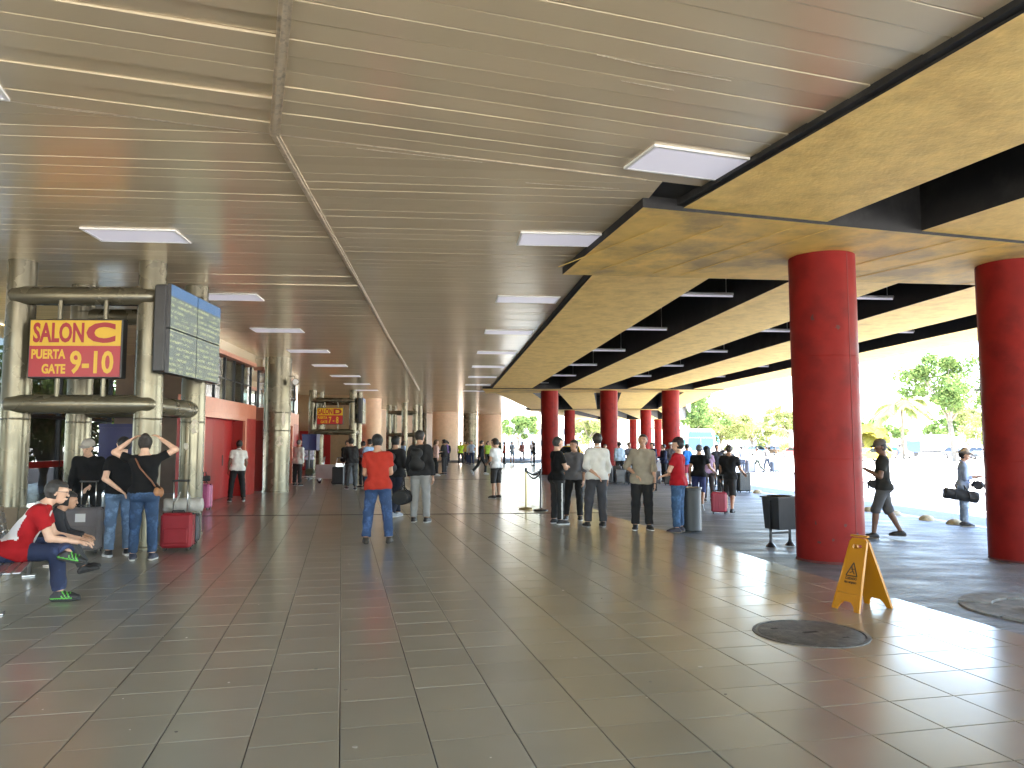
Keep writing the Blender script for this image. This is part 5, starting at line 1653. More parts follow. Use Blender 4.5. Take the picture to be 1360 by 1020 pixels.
duffel('teal bag carried on the shoulder of the man in white trousers', 29.95, 59.2, 1.15, 70, (.01, .25, .38), .22, .16, name='teal_bag')

# luggage standing about
suitcase('small pink-red suitcase pulled by the man in cargo shorts', 4.93, 18.1, -15, .36, .52, .24, (.34, .018, .055), .38)
suitcase('black suitcase beside the cargo-shorts man', 6.75, 24.0, 5, .46, .72, .28, (.02, .022, .024), 0)
suitcase('black suitcase held by the person in striped top', 8.3, 27.2, 12, .46, .72, .28, (.02, .022, .024), .3)
suitcase('dark grey suitcase pulled by the walkers on the road', 15.5, 49.4, 30, .62, .85, .35, (.10, .105, .13), .3, z=-.335)
suitcase('grey suitcase behind the walker in tan shirt', 17.4, 50.2, 30, .55, .72, .33, (.10, .12, .16), .3, z=-.335)
rs = random.Random(11)
for k, (x, y) in enumerate(((3.95, 31.6), (4.45, 31.3), (4.5, 32.6), (5.1, 32.4), (5.6, 32.6), (5.0, 31.2), (6.0, 31.9), (6.5, 31.2), (7.2, 33.0), (4.2, 34.0))):
    suitcase('dark suitcase heaped among the waiting crowd', x, y, rs.uniform(-40, 40), rs.uniform(.42, .56), rs.uniform(.45, .78), .28, rs.choice([(.02, .02, .025), (.025, .03, .05), (.05, .05, .055)]), rs.choice([0, .35]), soft=rs.random() < .5, group='suitcases of the waiting crowd')

# luggage carts by the second portal
def luggage_cart(x, y, rz, label, boxes=True):
    t = thing('luggage_cart', label, 'luggage cart', (x, y, 0), R(rz))
    m = MB(); m.box(-.28, -.45, .20, .28, .45, .225, bev=.006); m.build('deck', M_chrome, t)
    for s in (-1, 1):
        m = MB(); m.tube([(s * .28, -.45, .21), (s * .28, -.50, .6), (s * .27, -.58, 1.02)], .016, 8); m.build('side_rail', M_chrome, t, True)
    m = MB(); m.tube([(-.27, -.58, 1.02), (.27, -.58, 1.02)], .02, 8); m.build('push_bar', M_black, t, True)
    m = MB(); m.box(-.26, -.50, .55, .26, -.48, .80); m.build('basket', M_chrome, t)
    for (wx, wy) in ((-.24, -.38), (.24, -.38), (0, .40)):
        m = MB(); m.lathe([(.02, -.018), (.075, -.016), (.075, .016), (.02, .018)], 16, Matrix.Translation((wx, wy, .075)) @ Matrix.Rotation(PI / 2, 4, 'Y')); m.build('wheel', M_black, t, auto=40)
        m = MB(); m.box(wx - .03, wy - .03, .10, wx + .03, wy + .03, .20); m.build('caster', M_chrome, t)
    return t
luggage_cart(-7.25, 29.9, 70, 'steel luggage cart loaded with a white box near the telephone hood')
def carton(x, y, z, w, d, h, rz, label, col=(.60, .62, .66)):
    t = thing('carton', label, 'box', (x, y, z), R(rz))
    mt = mat('carton_%d' % int(col[0] * 100), col, .7, var=.1, vscale=3)
    m = MB(); m.box(-w / 2, -d / 2, 0, w / 2, d / 2, h, bev=.006); m.build('box_body', mt, t)
    m = MB(); m.box(-w / 2 + .002, -.03, h, w / 2 - .002, .03, h + .002); m.build('tape', mat('packing_tape', (.45, .36, .22), .4), t)
carton(-7.25, 29.95, .226, .55, .8, .52, 70, 'white wrapped carton on the steel luggage cart')
suitcase('black upright suitcase beside the loaded luggage cart', -6.55, 28.7, -6, .48, .70, .3, (.015, .015, .018), 0, z=0)
suitcase('pale blue suitcase behind the black upright suitcase', -6.15, 28.9, -6, .36, .68, .26, (.28, .33, .42), 0, z=0)
luggage_cart(-8.35, 31.3, 100, 'empty steel luggage cart below the dark blue telephone hood')
duffel('camouflage green duffel on the empty luggage cart', -8.35, 31.3, .42, 100, (.07, .08, .05), .26, .16, name='green_duffel')

# ------------------------------------------------------------------ benches by the columns
M_seat = mat('grey_seat_metal', (.33, .33, .34), .32, metal=.7, var=.06)
def bench(x, y, rz, n, label, back=True, mt=None, board=False):
    t = thing('bench', label, 'bench', (x, y, 0), R(rz))
    L = n * .58
    mt = mt or M_seat
    for k in range(n):
        y0 = k * .58 + .012
        for q in range(6):
            m = MB(); m.box(-.24 + q * .078, y0, .405, -.24 + q * .078 + .066, y0 + .556, .420, bev=.004); m.build('seat_slat', mt, t)
        if back:
            if board:
                m = MB(); m.box(-.285, y0, .50, -.262, y0 + .556, .78, bev=.004); m.build('back_board', mt, t)
            for q in range(0 if board else 5):
                mm = Matrix.Translation((-.27, 0, .46)) @ Matrix.Rotation(R(-12), 4, 'Y')
                m = MB(); m.box(-.008, y0, .02 + q * .075, .008, y0 + .556, .02 + q * .075 + .062, mm, bev=.003); m.build('back_slat', mt, t)
    m = MB(); m.box(-.03, 0, .35, .03, L, .404); m.build('beam', M_chrome, t)
    for yy in (.30, L - .30):
        m = MB(); m.tube([(0, yy, .35), (0, yy, .02)], .024, 10); m.build('leg', M_chrome, t, True)
        m = MB(); m.box(-.07, yy - .07, 0, .07, yy + .07, .02, bev=.006); m.build('foot', M_chrome, t)
        m = MB(); m.tube([(-.24, yy, .37), (-.27, yy, .46), (-.345, yy, .86)], .014, 8); m.build('back_post', M_chrome, t, True)
    return t
bench(-4.72, 6.95, 26, 5, 'grey metal slat bench under the seated man in red and white')
bench(-5.76, 10.05, 90, 2, 'brown panelled bench between the seated man and the grey suitcase', mt=mat('brown_seat', (.10, .07, .035), .5, var=.15), board=True)

# more figures far down the hall, small but each one there
far_c = [('white', WHT), ('black', BLK), ('pale blue', (.3, .4, .6)), ('grey', (.15, .15, .16)), ('mustard', (.45, .30, .05)), ('dark green', (.03, .08, .04)), ('brick red', (.35, .06, .04)), ('navy', NAVY), ('cream', (.6, .55, .42)), ('violet', (.15, .08, .25)), ('teal', (.03, .2, .2)), ('rose', (.55, .25, .25))]
for k, (x, y, f) in enumerate(((-5.3, 44.0, 20), (-4.7, 46.5, 160), (-6.2, 43.0, -60), (-2.4, 60.5, 40), (-3.9, 62.0, 190), (-1.0, 64.0, 100), (-.6, 58.0, -80), (-5.0, 58.5, 10), (-6.6, 36.0, 150), (-4.4, 51.0, 80), (-2.2, 67.0, 0), (.9, 68.0, 170))):
    nm, cc = far_c[k]
    person('distant figure in a %s top in the depth of the hall' % nm, x, y, f, 1.64 + .03 * (k % 5), ('mid', 'light', 'dark')[k % 3], ('short', 'full', 'tail')[k % 3], BLK, ('tee', 'long', 'jacket')[k % 3], cc, 'trousers', (BLK, NAVY, (.1, .1, .11))[k % 3], arms=(('down', 'front'), ('hip', 'relaxed'), ('hold', 'down'))[k % 3], legs=(('stand', 'stand'), ('fwd', 'back'), ('wide', 'stand'))[k % 3], z=0)
# ------------------------------------------------------------------ small things standing on floor and pavement
def wet_sign():
    t = thing('wet_floor_sign', 'yellow folding wet floor warning sign on the shiny tiles', 'sign', (3.42, 7.50, 0), R(-63))
    My = mat('warning_yellow', (.42, .175, .003), .38, var=.06, vscale=6)
    Mp = mat('warning_print', (.05, .025, .01), .6)
    H, sp = .68, .235
    for s in (-1, 1):
        # panel outline in its own plane: width along x, height along its slope
        w0, w1 = .155, .095
        out = [(-w0, 0), (-w0 + .055, 0), (-w0 + .075, .05), (-.045, .085), (.045, .085), (w0 - .075, .05), (w0 - .055, 0), (w0, 0), (w1, H), (w1 - .02, H + .03), (-w1 + .02, H + .03), (-w1, H)]
        L_ = math.hypot(H, sp)
        an = math.atan2(sp, H)
        mtx = Matrix.Translation((0, -s * sp, 0)) @ Matrix.Rotation(-s * an if s > 0 else an, 4, 'X')
        # outer face looks to -s*y
        def pt(u, v, d): return mtx @ Vector((u, -s * d, v))
        V = [pt(u, v, .012) for (u, v) in out] + [pt(u, v, -.012) for (u, v) in out]
        # handle hole
        n = len(out)
        bm = bmesh.new()
        hole = [(-.05, H - .075), (.05, H - .075), (.05, H - .035), (-.05, H - .035)]
        def face(d):
            vo = [bm.verts.new(pt(u, v, d)) for (u, v) in out]; vh = [bm.verts.new(pt(u, v, d)) for (u, v) in hole]
            es = [bm.edges.new((vo[i], vo[(i + 1) % n])) for i in range(n)] + [bm.edges.new((vh[i], vh[(i + 1) % 4])) for i in range(4)]
            bmesh.ops.triangle_fill(bm, use_beauty=True, use_dissolve=False, edges=es)
            return vo, vh
        a, ah = face(.011); b, bh_ = face(-.011)
        for i in range(n): bm.faces.new((a[i], a[(i + 1) % n], b[(i + 1) % n], b[i]))
        for i in range(4): bm.faces.new((ah[i], bh_[i], bh_[(i + 1) % 4], ah[(i + 1) % 4]))
        bmesh.ops.recalc_face_normals(bm, faces=bm.faces)
        me = bpy.data.meshes.new('panel'); bm.to_mesh(me); bm.free(); me.materials.append(My)
        po = bpy.data.objects.new('panel', me); link(po, t)
        # raised border
        m = MB()
        for (u0, v0, u1, v1) in ((-w0 + .008, .01, -w1 + .006, H), (w0 - .008, .01, w1 - .006, H)):
            m = MB(); m.tube([pt(u0, v0, .012), pt(u1, v1, .012)], .007, 6); m.build('rim', My, po, True)
        m = MB(); m.tube([pt(-.125, .165, .011), pt(.125, .165, .011)], .004, 6); m.build('rib', My, po, True)
        # printed warning: triangle with a slipping figure and two lines of words
        d = .0125
        tri = [(-.062, .335), (.062, .335), (0, .465)]
        m = MB()
        for i in range(3):
            u0, v0 = tri[i]; u1, v1 = tri[(i + 1) % 3]
            m.tube([pt(u0, v0, d), pt(u1, v1, d)], .0065, 5)
        m.build('warning_triangle', Mp, po)
        m = MB(); m.tube([pt(-.012, .425, d), pt(-.008, .40, d), pt(.010, .378, d), pt(.028, .355, d)], [.006, .007, .006, .005], 5); m.tube([pt(.008, .38, d), pt(-.026, .362, d)], .005, 5); m.tube([pt(-.006, .402, d), pt(.022, .402, d)], .004, 5)
        m.build('slipping_figure', Mp, po)
        rot = (mtx.to_3x3() @ Matrix.Rotation(PI / 2, 3, 'X')).to_euler() if s > 0 else (mtx.to_3x3() @ Matrix.Rotation(PI, 3, 'Z') @ Matrix.Rotation(PI / 2, 3, 'X')).to_euler()
        for (txt, v, sz) in (('CUIDADO', .298, .034), ('PISO MOJADO', .262, .026)):
            text_mesh('warning_words', txt, sz, Mp, po, pt(0, v, d), rot, .82, .0012, .001, 'CENTER')
    m = MB(); m.box(-.095, -.022, H + .004, .095, .022, H + .026, bev=.006); m.build('hinge', My, t, auto=40)
    return t
wet_sign()

def manhole(x, y, r, label):
    t = thing('manhole_cover', label, 'manhole cover', (x, y, 0), R(15))
    Mi = mat('cast_iron', (.085, .085, .08), .55, metal=.3, var=.3, vscale=14, bump=.9, bscale=70, col2=(.16, .155, .14), c2amt=.3, c2scale=8)
    n = 56
    m = MB(); m.lathe([(r * 1.0, -.012), (r, .006), (r * .975, .008), (r * .93, .008), (r * .925, .002), (r * .925, -.012)], n)
    m.F = m.F[:-2]; m.M = m.M[:-2]
    m.build('rim', Mi, t, auto=35)
    m = MB(); m.lathe([(r * .905, -.012), (r * .905, .003), (r * .895, .006), (r * .5, .008), (.01, .009)], n); cv = m.build('cover', Mi, t, auto=35)
    m = MB(); m.lathe([(r * .925, -.011), (r * .91, -.006), (r * .905, -.011)], n); m.build('gap', M_dark, t)
    m = MB()
    m.box(-.07, -.022, .0085, .07, .022, .0095); m.build('lifting_slot', M_dark, cv)
    for (a, q) in ((2.4, .62), (-.9, .6)):
        m = MB(); m.box(-.03, -.012, .0072, .03, .012, .0085, Matrix.Translation((math.cos(a) * r * q, math.sin(a) * r * q, 0))); m.build('lifting_slot', M_dark, cv)
    return t
manhole(MANH[0], MANH[1], MANH[2], 'round dark iron manhole cover set in the shiny tiles')

# sunken concrete ring at the pavement edge, its rim broken
x, y, r = 5.33, 7.62, .78
zz = gz(x, y)
t = thing('concrete_ring', 'broken grey concrete manhole ring in the pavement near the tile edge', 'manhole', (x, y, zz))
Mc = mat('ring_concrete', (.17, .17, .165), .8, var=.25, vscale=6, bump=1.2, bscale=22, col2=(.30, .29, .26), c2amt=.3, c2scale=3)
for k in range(7):
    a0, a1 = k * 2 * PI / 7 + .02, (k + 1) * 2 * PI / 7 - .02
    pts = [(r * math.cos(a0 + (a1 - a0) * i / 6), r * math.sin(a0 + (a1 - a0) * i / 6)) for i in range(7)] + [(r * .62 * math.cos(a1 + (a0 - a1) * i / 6), r * .62 * math.sin(a1 + (a0 - a1) * i / 6)) for i in range(7)]
    m = MB(); m.prism(pts, -.05, .018 + .006 * (k % 3)); m.build('ring_segment', Mc, t)
m = MB(); m.lathe([(r * .61, -.05), (r * .61, .008), (.02, .010)], 40); m.build('cover', Mc, t, auto=30)
for (dx, dy, s, h) in ((-.22, -.22, .10, .07), (-.08, -.30, .07, .05), (-.16, -.05, .12, .05), (.05, -.12, .09, .06)):
    bm = bmesh.new(); bmesh.ops.create_icosphere(bm, subdivisions=2, radius=s)
    rr = random.Random(int(dx * 100))
    for v in bm.verts: v.co *= rr.uniform(.8, 1.15); v.co.z = v.co.z * .5 + h * .4
    me = bpy.data.meshes.new('rubble'); bm.to_mesh(me); bm.free(); me.materials.append(mat('pale_concrete', (.42, .41, .37), .85, var=.2, bump=.8, bscale=30))
    link(bpy.data.objects.new('rubble', me), t).location = (dx, dy, .01)

# litter bin on a steel frame
x, y = 4.33, 12.3
t = thing('litter_bin', 'square black litter bin on two legs beside the red column', 'bin', (x, y, gz(x, y)), R(24))
m = MB()
V = [(-.17, -.16, .28), (.17, -.16, .28), (.17, .16, .28), (-.17, .16, .28), (-.20, -.19, .79), (.20, -.19, .79), (.20, .19, .79), (-.20, .19, .79)]
m.add(V, [(3, 2, 1, 0), (0, 1, 5, 4), (1, 2, 6, 5), (2, 3, 7, 6), (3, 0, 4, 7)]); m.build('bucket', M_blackmetal, t)
for (x0, y0, x1, y1) in ((-.22, -.21, .22, -.185), (-.22, .185, .22, .21), (-.22, -.184, -.195, .184), (.195, -.184, .22, .184)):
    m = MB(); m.box(x0, y0, .775, x1, y1, .80); m.build('rim', M_blackmetal, t)
m = MB(); m.lathe([(.02, .60), (.17, .62), (.185, .76), (.20, .81), (.18, .78), (.02, .66)], 14); m.build('bin_liner', mat('black_bag', (.02, .02, .024), .25, bump=.6, bscale=20), t, True)
for s in (-1, 1):
    m = MB(); m.box(s * .20 - .018, -.012, .06, s * .20 + .018, .012, .74); m.build('leg', M_blackmetal, t)
    m = MB(); m.lathe([(.085, 0), (.075, .012), (.03, .07), (.022, .12)], 10, c=(s * .20, 0, 0)); m.build('foot', M_blackmetal, t)
m = MB(); m.box(-.185, -.01, .20, .185, .01, .235); m.build('cross_bar', M_blackmetal, t)

# plain round bin behind the man in red
x, y = 3.36, 14.35
t = thing('round_bin', 'tall round dark grey bin behind the man in red t-shirt', 'bin', (x, y, gz(x, y)))
Mg = mat('bin_grey', (.024, .027, .029), .5, var=.15, vscale=5)
m = MB(); m.lathe([(.205, 0), (.21, .02), (.205, .035), (.208, .76), (.22, .77), (.22, .80), (.19, .805), (.185, .72), (.02, .71)], 36); m.build('barrel', Mg, t, auto=40)
m = MB(); m.lathe([(.222, .785), (.228, .79), (.228, .80), (.222, .808)], 36); m.build('rim', M_blackmetal, t, auto=40)

# barrier posts with a sagging belt
def stanchion(x, y, label, mt):
    t = thing('barrier_post', label, 'barrier post', (x, y, 0))
    m = MB(); m.lathe([(.17, 0), (.172, .012), (.16, .03), (.06, .045), (.025, .06)], 30); m.build('base', mt, t, auto=40)
    m = MB(); m.lathe([(.022, .05), (.022, .92)], 16); m.build('pole', mt, t, auto=40)
    m = MB(); m.lathe([(.022, .90), (.034, .91), (.034, .985), (.02, 1.0)], 18); m.build('belt_head', M_black, t, auto=40)
    return t
Mbr = mat('brass_post', (.42, .34, .16), .35, metal=.8)
stanchion(.34, 18.5, 'brass barrier post with a belt on the shiny tiles', Mbr)
stanchion(.68, 18.1, 'black barrier post with a belt beside the brass one', M_blackmetal)
t = thing('barrier_belt', 'black belt sagging between the two barrier posts', 'belt', (.34, 18.5, .94))
for (dz, sag) in ((0, .10), (-.02, .17)):
    pts = [Vector((.36 * k / 8 - .02 * 0, -.40 * k / 8, dz - sag * math.sin(PI * k / 8))) for k in range(9)]
    m = MB()
    for k in range(8):
        a, b = pts[k], pts[k + 1]
        m.add([a + Vector((0, 0, .022)), a - Vector((0, 0, .022)), b - Vector((0, 0, .022)), b + Vector((0, 0, .022))], [(0, 1, 2, 3)])
    bo = m.build('belt', M_black, t); md = bo.modifiers.new('s', 'SOLIDIFY'); md.thickness = .003

# little painted domes along the kerb
dome0 = None
for k, (x, y) in enumerate(((8.74, 27.0), (8.95, 24.2), (9.18, 21.6), (9.36, 19.9), (9.47, 18.85), (9.60, 17.62), (9.72, 16.72), (9.95, 15.2), (10.1, 14.0))):
    if dome0 is None:
        m = MB(); m.lathe([(.17, -.02), (.168, .02), (.15, .06), (.115, .095), (.06, .118), (.01, .124)], 24)
        dome0 = m.build('kerb_dome', mat('dome_yellow', (.48, .40, .25), .8, var=.3, vscale=14, col2=(.30, .27, .22), c2amt=.3, c2scale=9, bump=.4), None, auto=50); d = dome0
    else:
        d = dome0.copy(); COL.objects.link(d)
    d.location = (x, y, gz(x, y)); d.rotation_euler = (0, 0, k * 1.3)
    tag(d, 'low pale yellow concrete dome along the kerb, %s counted from the bus side' % ORD[k], 'bollard', 'domes along the kerb')
# ------------------------------------------------------------------ vehicles
def car(label, x, y, rz, col, z=-.36, cat='car', taxi=False, group=None):
    t = thing('parked_car' if cat == 'car' else cat, label, cat, (x, y, z), R(rz), group)
    key = '%d_%d_%d' % tuple(int(c * 100) for c in col)
    mt = mat('car_paint_' + key, col, .28, var=.03, spec=.6)
    Mw = mat('car_glass', (.015, .018, .02), .06, spec=.8)
    # side outline (y forward, z up), nose at +y
    prof = [(-2.12, .30), (-2.16, .55), (-2.10, .88), (-1.55, .95), (.75, .95), (1.60, .86), (2.08, .70), (2.14, .45), (2.08, .28)]
    W = .85
    bm = bmesh.new()
    rings = []
    for (xx, ins) in ((-W, .06), (-W + .07, 0), (W - .07, 0), (W, .06)):
        rings.append([bm.verts.new((xx, py * (1 - ins * .25), .28 + (pz - .28) * (1 - ins * .9))) for (py, pz) in prof])
    n = len(prof)
    for a, b in zip(rings, rings[1:]):
        for i in range(n): bm.faces.new((a[i], a[(i + 1) % n], b[(i + 1) % n], b[i]))
    bm.faces.new(rings[0][::-1]); bm.faces.new(rings[-1])
    bmesh.ops.recalc_face_normals(bm, faces=bm.faces)
    me = bpy.data.meshes.new('body'); bm.to_mesh(me); bm.free(); me.materials.append(mt)
    bo = bpy.data.objects.new('body', me); link(bo, t); smooth_by_angle(bo, 30)
    # cabin: roof on four pillars filled with glass
    lo = [(-.80, -1.75), (.80, -1.75), (.80, 1.05), (-.80, 1.05)]
    hi = [(-.60, -1.20), (.60, -1.20), (.60, .30), (-.60, .30)]
    V = [(a, b, .93) for (a, b) in lo] + [(a, b, 1.40) for (a, b) in hi]
    m = MB(); m.add(V, [(0, 1, 5, 4), (1, 2, 6, 5), (2, 3, 7, 6), (3, 0, 4, 7)]); m.build('window', Mw, t)
    m = MB(); m.box(-.61, -1.22, 1.395, .61, .32, 1.45, bev=.04); m.build('roof', mt, t, auto=40)
    for i in range(4):
        m = MB(); m.tube([V[i], V[i + 4]], [.05, .04], 6); m.build('pillar', mt, t, True)
    for s in (-1, 1):
        m = MB(); m.tube([(s * .70, -.42, .94), (s * .605, -.42, 1.40)], .03, 6); m.build('pillar', mt, t, True)
        for yy in (-1.32, 1.32):
            mx = Matrix.Translation((s * (W - .08), yy, .31)) @ Matrix.Rotation(PI / 2, 4, 'Y')
            m = MB(); m.lathe([(.17, -.10), (.29, -.10), (.31, -.06), (.31, .06), (.29, .10), (.17, .10)], 20, mx); w = m.build('wheel', M_black, t, auto=40)
            m = MB(); m.lathe([(.18, -.102), (.16, -.085), (.05, -.08), (.05, .08), (.16, .085), (.18, .102)], 16, mx); m.build('rim', M_chrome, w, auto=40)
        m = MB(); m.box(s * .62 - .17, 2.00, .58, s * .62 + .17, 2.10, .72, bev=.03); m.build('headlight', mat('headlight_glass', (.7, .7, .68), .1, spec=.8), t, auto=40)
        m = MB(); m.box(s * .62 - .16, -2.17, .62, s * .62 + .16, -2.10, .80, bev=.02); m.build('tail_light', mat('tail_light_red', (.4, .01, .01), .2), t, auto=40)
        m = MB(); m.box(s * .93 - .07, .62, .95, s * .93 + .07, .74, 1.07, bev=.03); m.build('mirror', mt, t, auto=40)
    m = MB(); m.box(-.42, 2.10, .40, .42, 2.16, .56, bev=.02); m.build('grille', M_black, t, auto=40)
    if taxi:
        m = MB(); m.box(-.28, -.55, 1.45, .28, -.40, 1.58, bev=.03); m.build('roof_sign', M_white, t, auto=40)
    return t
YEL = (.75, .45, .012)
car('yellow taxi parked under the elevated roadway behind the talking men', 4.15, 54.0, 172, YEL, gz(4.15, 54), 'taxi', True)
car('yellow taxi standing in the sun beyond the near red column', 37.8, 80.0, 105, YEL, -.36, 'taxi', True)
rc = random.Random(5)
cols = [(.45, .06, .05), (.6, .6, .58), (.30, .32, .36), (.10, .10, .11), (.62, .60, .50), (.10, .17, .30), (.7, .7, .7), YEL, (.28, .18, .10), (.5, .5, .5)]
names = ['dark red', 'white', 'blue-grey', 'black', 'cream', 'navy', 'bright white', 'yellow', 'brown', 'silver']
k = 0
for row, (y0, x0, nn) in enumerate(((96, 36, 5), (118, 38, 8), (140, 44, 8), (92, 54, 3))):
    for i in range(nn):
        c = k % 10
        car(names[c] + ' car parked in the sunlit lot, row %s' % ('behind the yellow taxi', 'in front of the far building', 'under the lamp posts', 'by the big leafy tree')[row], x0 + i * 3.3 + rc.uniform(-.3, .3), y0 + rc.uniform(-.5, .5), rc.choice((0, 180)) + rc.uniform(-4, 4) + 12, cols[c], group='cars parked in the lot')
        k += 3

def bus(x, y, rz, label, z=-.34):
    t = thing('bus', label, 'bus', (x, y, z), R(rz))
    Mw = mat('bus_white', (.70, .72, .72), .3, var=.03); Mt = mat('bus_teal', (.06, .34, .32), .3); Mg = mat('bus_glass', (.02, .05, .10), .05, spec=.9)
    W, L, H = 1.25, 11.0, 3.15
    prof = [(-L / 2, .35), (-L / 2, H - .15), (-L / 2 + .2, H), (L / 2 - .9, H), (L / 2 - .35, H - .18), (L / 2 - .12, H - .7), (L / 2, 1.25), (L / 2, .35)]
    bm = bmesh.new(); rings = []
    for (xx, ins) in ((-W, .05), (-W + .10, 0), (W - .10, 0), (W, .05)):
        rings.append([bm.verts.new((xx, py * (1 - ins * .1), .35 + (pz - .35) * (1 - ins))) for (py, pz) in prof])
    n = len(prof)
    for a, b in zip(rings, rings[1:]):
        for i in range(n): bm.faces.new((a[i], a[(i + 1) % n], b[(i + 1) % n], b[i]))
    bm.faces.new(rings[0][::-1]); bm.faces.new(rings[-1]); bmesh.ops.recalc_face_normals(bm, faces=bm.faces)
    me = bpy.data.meshes.new('body'); bm.to_mesh(me); bm.free(); me.materials.append(Mw)
    bo = bpy.data.objects.new('body', me); link(bo, t); smooth_by_angle(bo, 30)
    # windscreen in two panes, destination panel over it
    for s in (-1, 1):
        a = [(s * .02, L / 2 + .012, 1.28), (s * 1.13, L / 2 - .01, 1.28), (s * 1.10, L / 2 - .10, 2.36), (s * .02, L / 2 - .085, 2.36)]
        m = MB(); m.add(a, [(0, 1, 2, 3) if s < 0 else (3, 2, 1, 0)]); m.build('windscreen', Mg, t)
        m = MB(); m.box(s * .92 - .2, L / 2 - .02, .62, s * .92 + .2, L / 2 + .03, .86, bev=.02); m.build('headlight', mat('headlight_glass', (.7, .7, .68), .1), t, auto=40)
        m = MB(); m.tube([(s * 1.2, L / 2 - .2, 2.55), (s * 1.45, L / 2 + .12, 2.5), (s * 1.47, L / 2 + .14, 2.2)], .03, 6); m.build('mirror_arm', Mt, t, True)
        m = MB(); m.box(s * 1.47 - .10, L / 2 + .08, 1.75, s * 1.47 + .10, L / 2 + .18, 2.25, bev=.03); m.build('mirror', Mt, t, auto=40)
        for k in range(6):
            y0 = -L / 2 + .5 + k * 1.62
            m = MB(); m.box(s * (W + .003) - .012, y0, 1.45, s * (W + .003) + .012, y0 + 1.55, 2.45); m.build('side_window', Mg, t)
        m = MB(); m.box(s * 1.245 - .018, -L / 2 + .1, 2.55, s * 1.245 + .018, L / 2 - .6, 2.72); m.build('side_stripe', Mt, t)
        for yy in (-3.3, 3.4):
            mx = Matrix.Translation((s * (W - .13), yy, .5)) @ Matrix.Rotation(PI / 2, 4, 'Y')
            m = MB(); m.lathe([(.25, -.14), (.47, -.14), (.5, -.09), (.5, .09), (.47, .14), (.25, .14)], 24, mx); w = m.build('wheel', M_black, t, auto=40)
            m = MB(); m.lathe([(.27, -.142), (.2, -.10), (.2, .10), (.27, .142)], 20, mx); m.build('rim', M_chrome, w, auto=40)
    m = MB(); m.add([(-1.05, L / 2 - .118, 2.44), (1.05, L / 2 - .118, 2.44), (.98, L / 2 - .33, 2.92), (-.98, L / 2 - .33, 2.92)], [(0, 1, 2, 3)]); m.V = [(v[0], v[1] + .03, v[2]) for v in m.V]; m.build('destination_panel', mat('bus_blue_glass', (.03, .12, .38), .1), t)
    m = MB(); m.box(-1.1, L / 2 - .02, .38, 1.1, L / 2 + .02, .55, bev=.01); m.build('bumper', M_black, t)
    return t
bus(16.9, 66.5 + 5.0, 176, 'white and blue coach with teal edges waiting on the road')

def truck(x, y, rz, label):
    t = thing('truck', label, 'truck', (x, y, -.36), R(rz))
    Mb = mat('truck_blue', (.05, .13, .42), .35)
    m = MB(); m.box(-1.1, 2.2, .6, 1.1, 4.0, 2.3, bev=.12); m.build('cab', Mb, t, auto=40)
    m = MB(); m.box(-1.0, 3.97, 1.4, 1.0, 4.02, 2.1); m.build('windscreen', mat('car_glass', (.015, .018, .02), .06), t)
    m = MB(); m.box(-.5, -4, .55, .5, 2.3, .85); m.build('chassis', M_black, t)
    m = MB(); m.lathe([(.45, -3.1), (.95, -2.4), (1.15, -1.2), (1.1, .2), (.7, 1.6), (.45, 1.9)], 24, Matrix.Translation((0, -.6, 2.0)) @ Matrix.Rotation(R(-78), 4, 'X')); m.build('drum', M_white, t, auto=40)
    for k in range(5):
        a = k * 2 * PI / 5
        mx = Matrix.Translation((0, -.6, 2.0)) @ Matrix.Rotation(R(-78), 4, 'X')
        pts = [mx @ Vector((1.17 * math.cos(a + q * .5) * (1 - .12 * abs(q)), 1.17 * math.sin(a + q * .5) * (1 - .12 * abs(q)), -1.2 + q * .9)) for q in (-1, -.5, 0, .5, 1)]
        m = MB(); m.tube(pts, .09, 6); m.build('drum_stripe', Mb, t, True)
    for s in (-1, 1):
        for yy in (-3, -1.8, 3.0):
            m = MB(); m.lathe([(.2, -.15), (.48, -.14), (.5, 0), (.48, .14), (.2, .15)], 18, Matrix.Translation((s * .9, yy, .5)) @ Matrix.Rotation(PI / 2, 4, 'Y')); m.build('wheel', M_black, t, auto=40)
truck(59.0, 105.0, 75, 'white drum truck with blue cab and stripes behind the palm')

# ------------------------------------------------------------------ trees
def leaf_mat(name, col, col2):
    if name in MATS: return MATS[name]
    m = bpy.data.materials.new(name); m.use_nodes = True
    nt = m.node_tree; nt.nodes.clear(); N, L = nt.nodes.new, nt.links.new
    o = N('ShaderNodeOutputMaterial'); d = N('ShaderNodeBsdfDiffuse'); tr = N('ShaderNodeBsdfTranslucent'); mx = N('ShaderNodeMixShader'); mx.inputs[0].default_value = .4
    g = N('ShaderNodeNewGeometry'); r = N('ShaderNodeMix'); r.data_type = 'RGBA'
    r.inputs[6].default_value = (*col, 1); r.inputs[7].default_value = (*col2, 1)
    L(g.outputs['Random Per Island'], r.inputs[0]); L(r.outputs[2], d.inputs[0]); L(r.outputs[2], tr.inputs[0])
    L(d.outputs[0], mx.inputs[1]); L(tr.outputs[0], mx.inputs[2]); L(mx.outputs[0], o.inputs[0])
    MATS[name] = m
    return m
M_leaf = leaf_mat('leaf_green', (.07, .12, .04), (.14, .19, .06))
M_leafy = leaf_mat('leaf_yellow_green', (.15, .19, .07), (.25, .26, .10))
M_bark = mat('bark', (.17, .14, .105), .9, var=.3, vscale=5, bump=1.0, bscale=14)
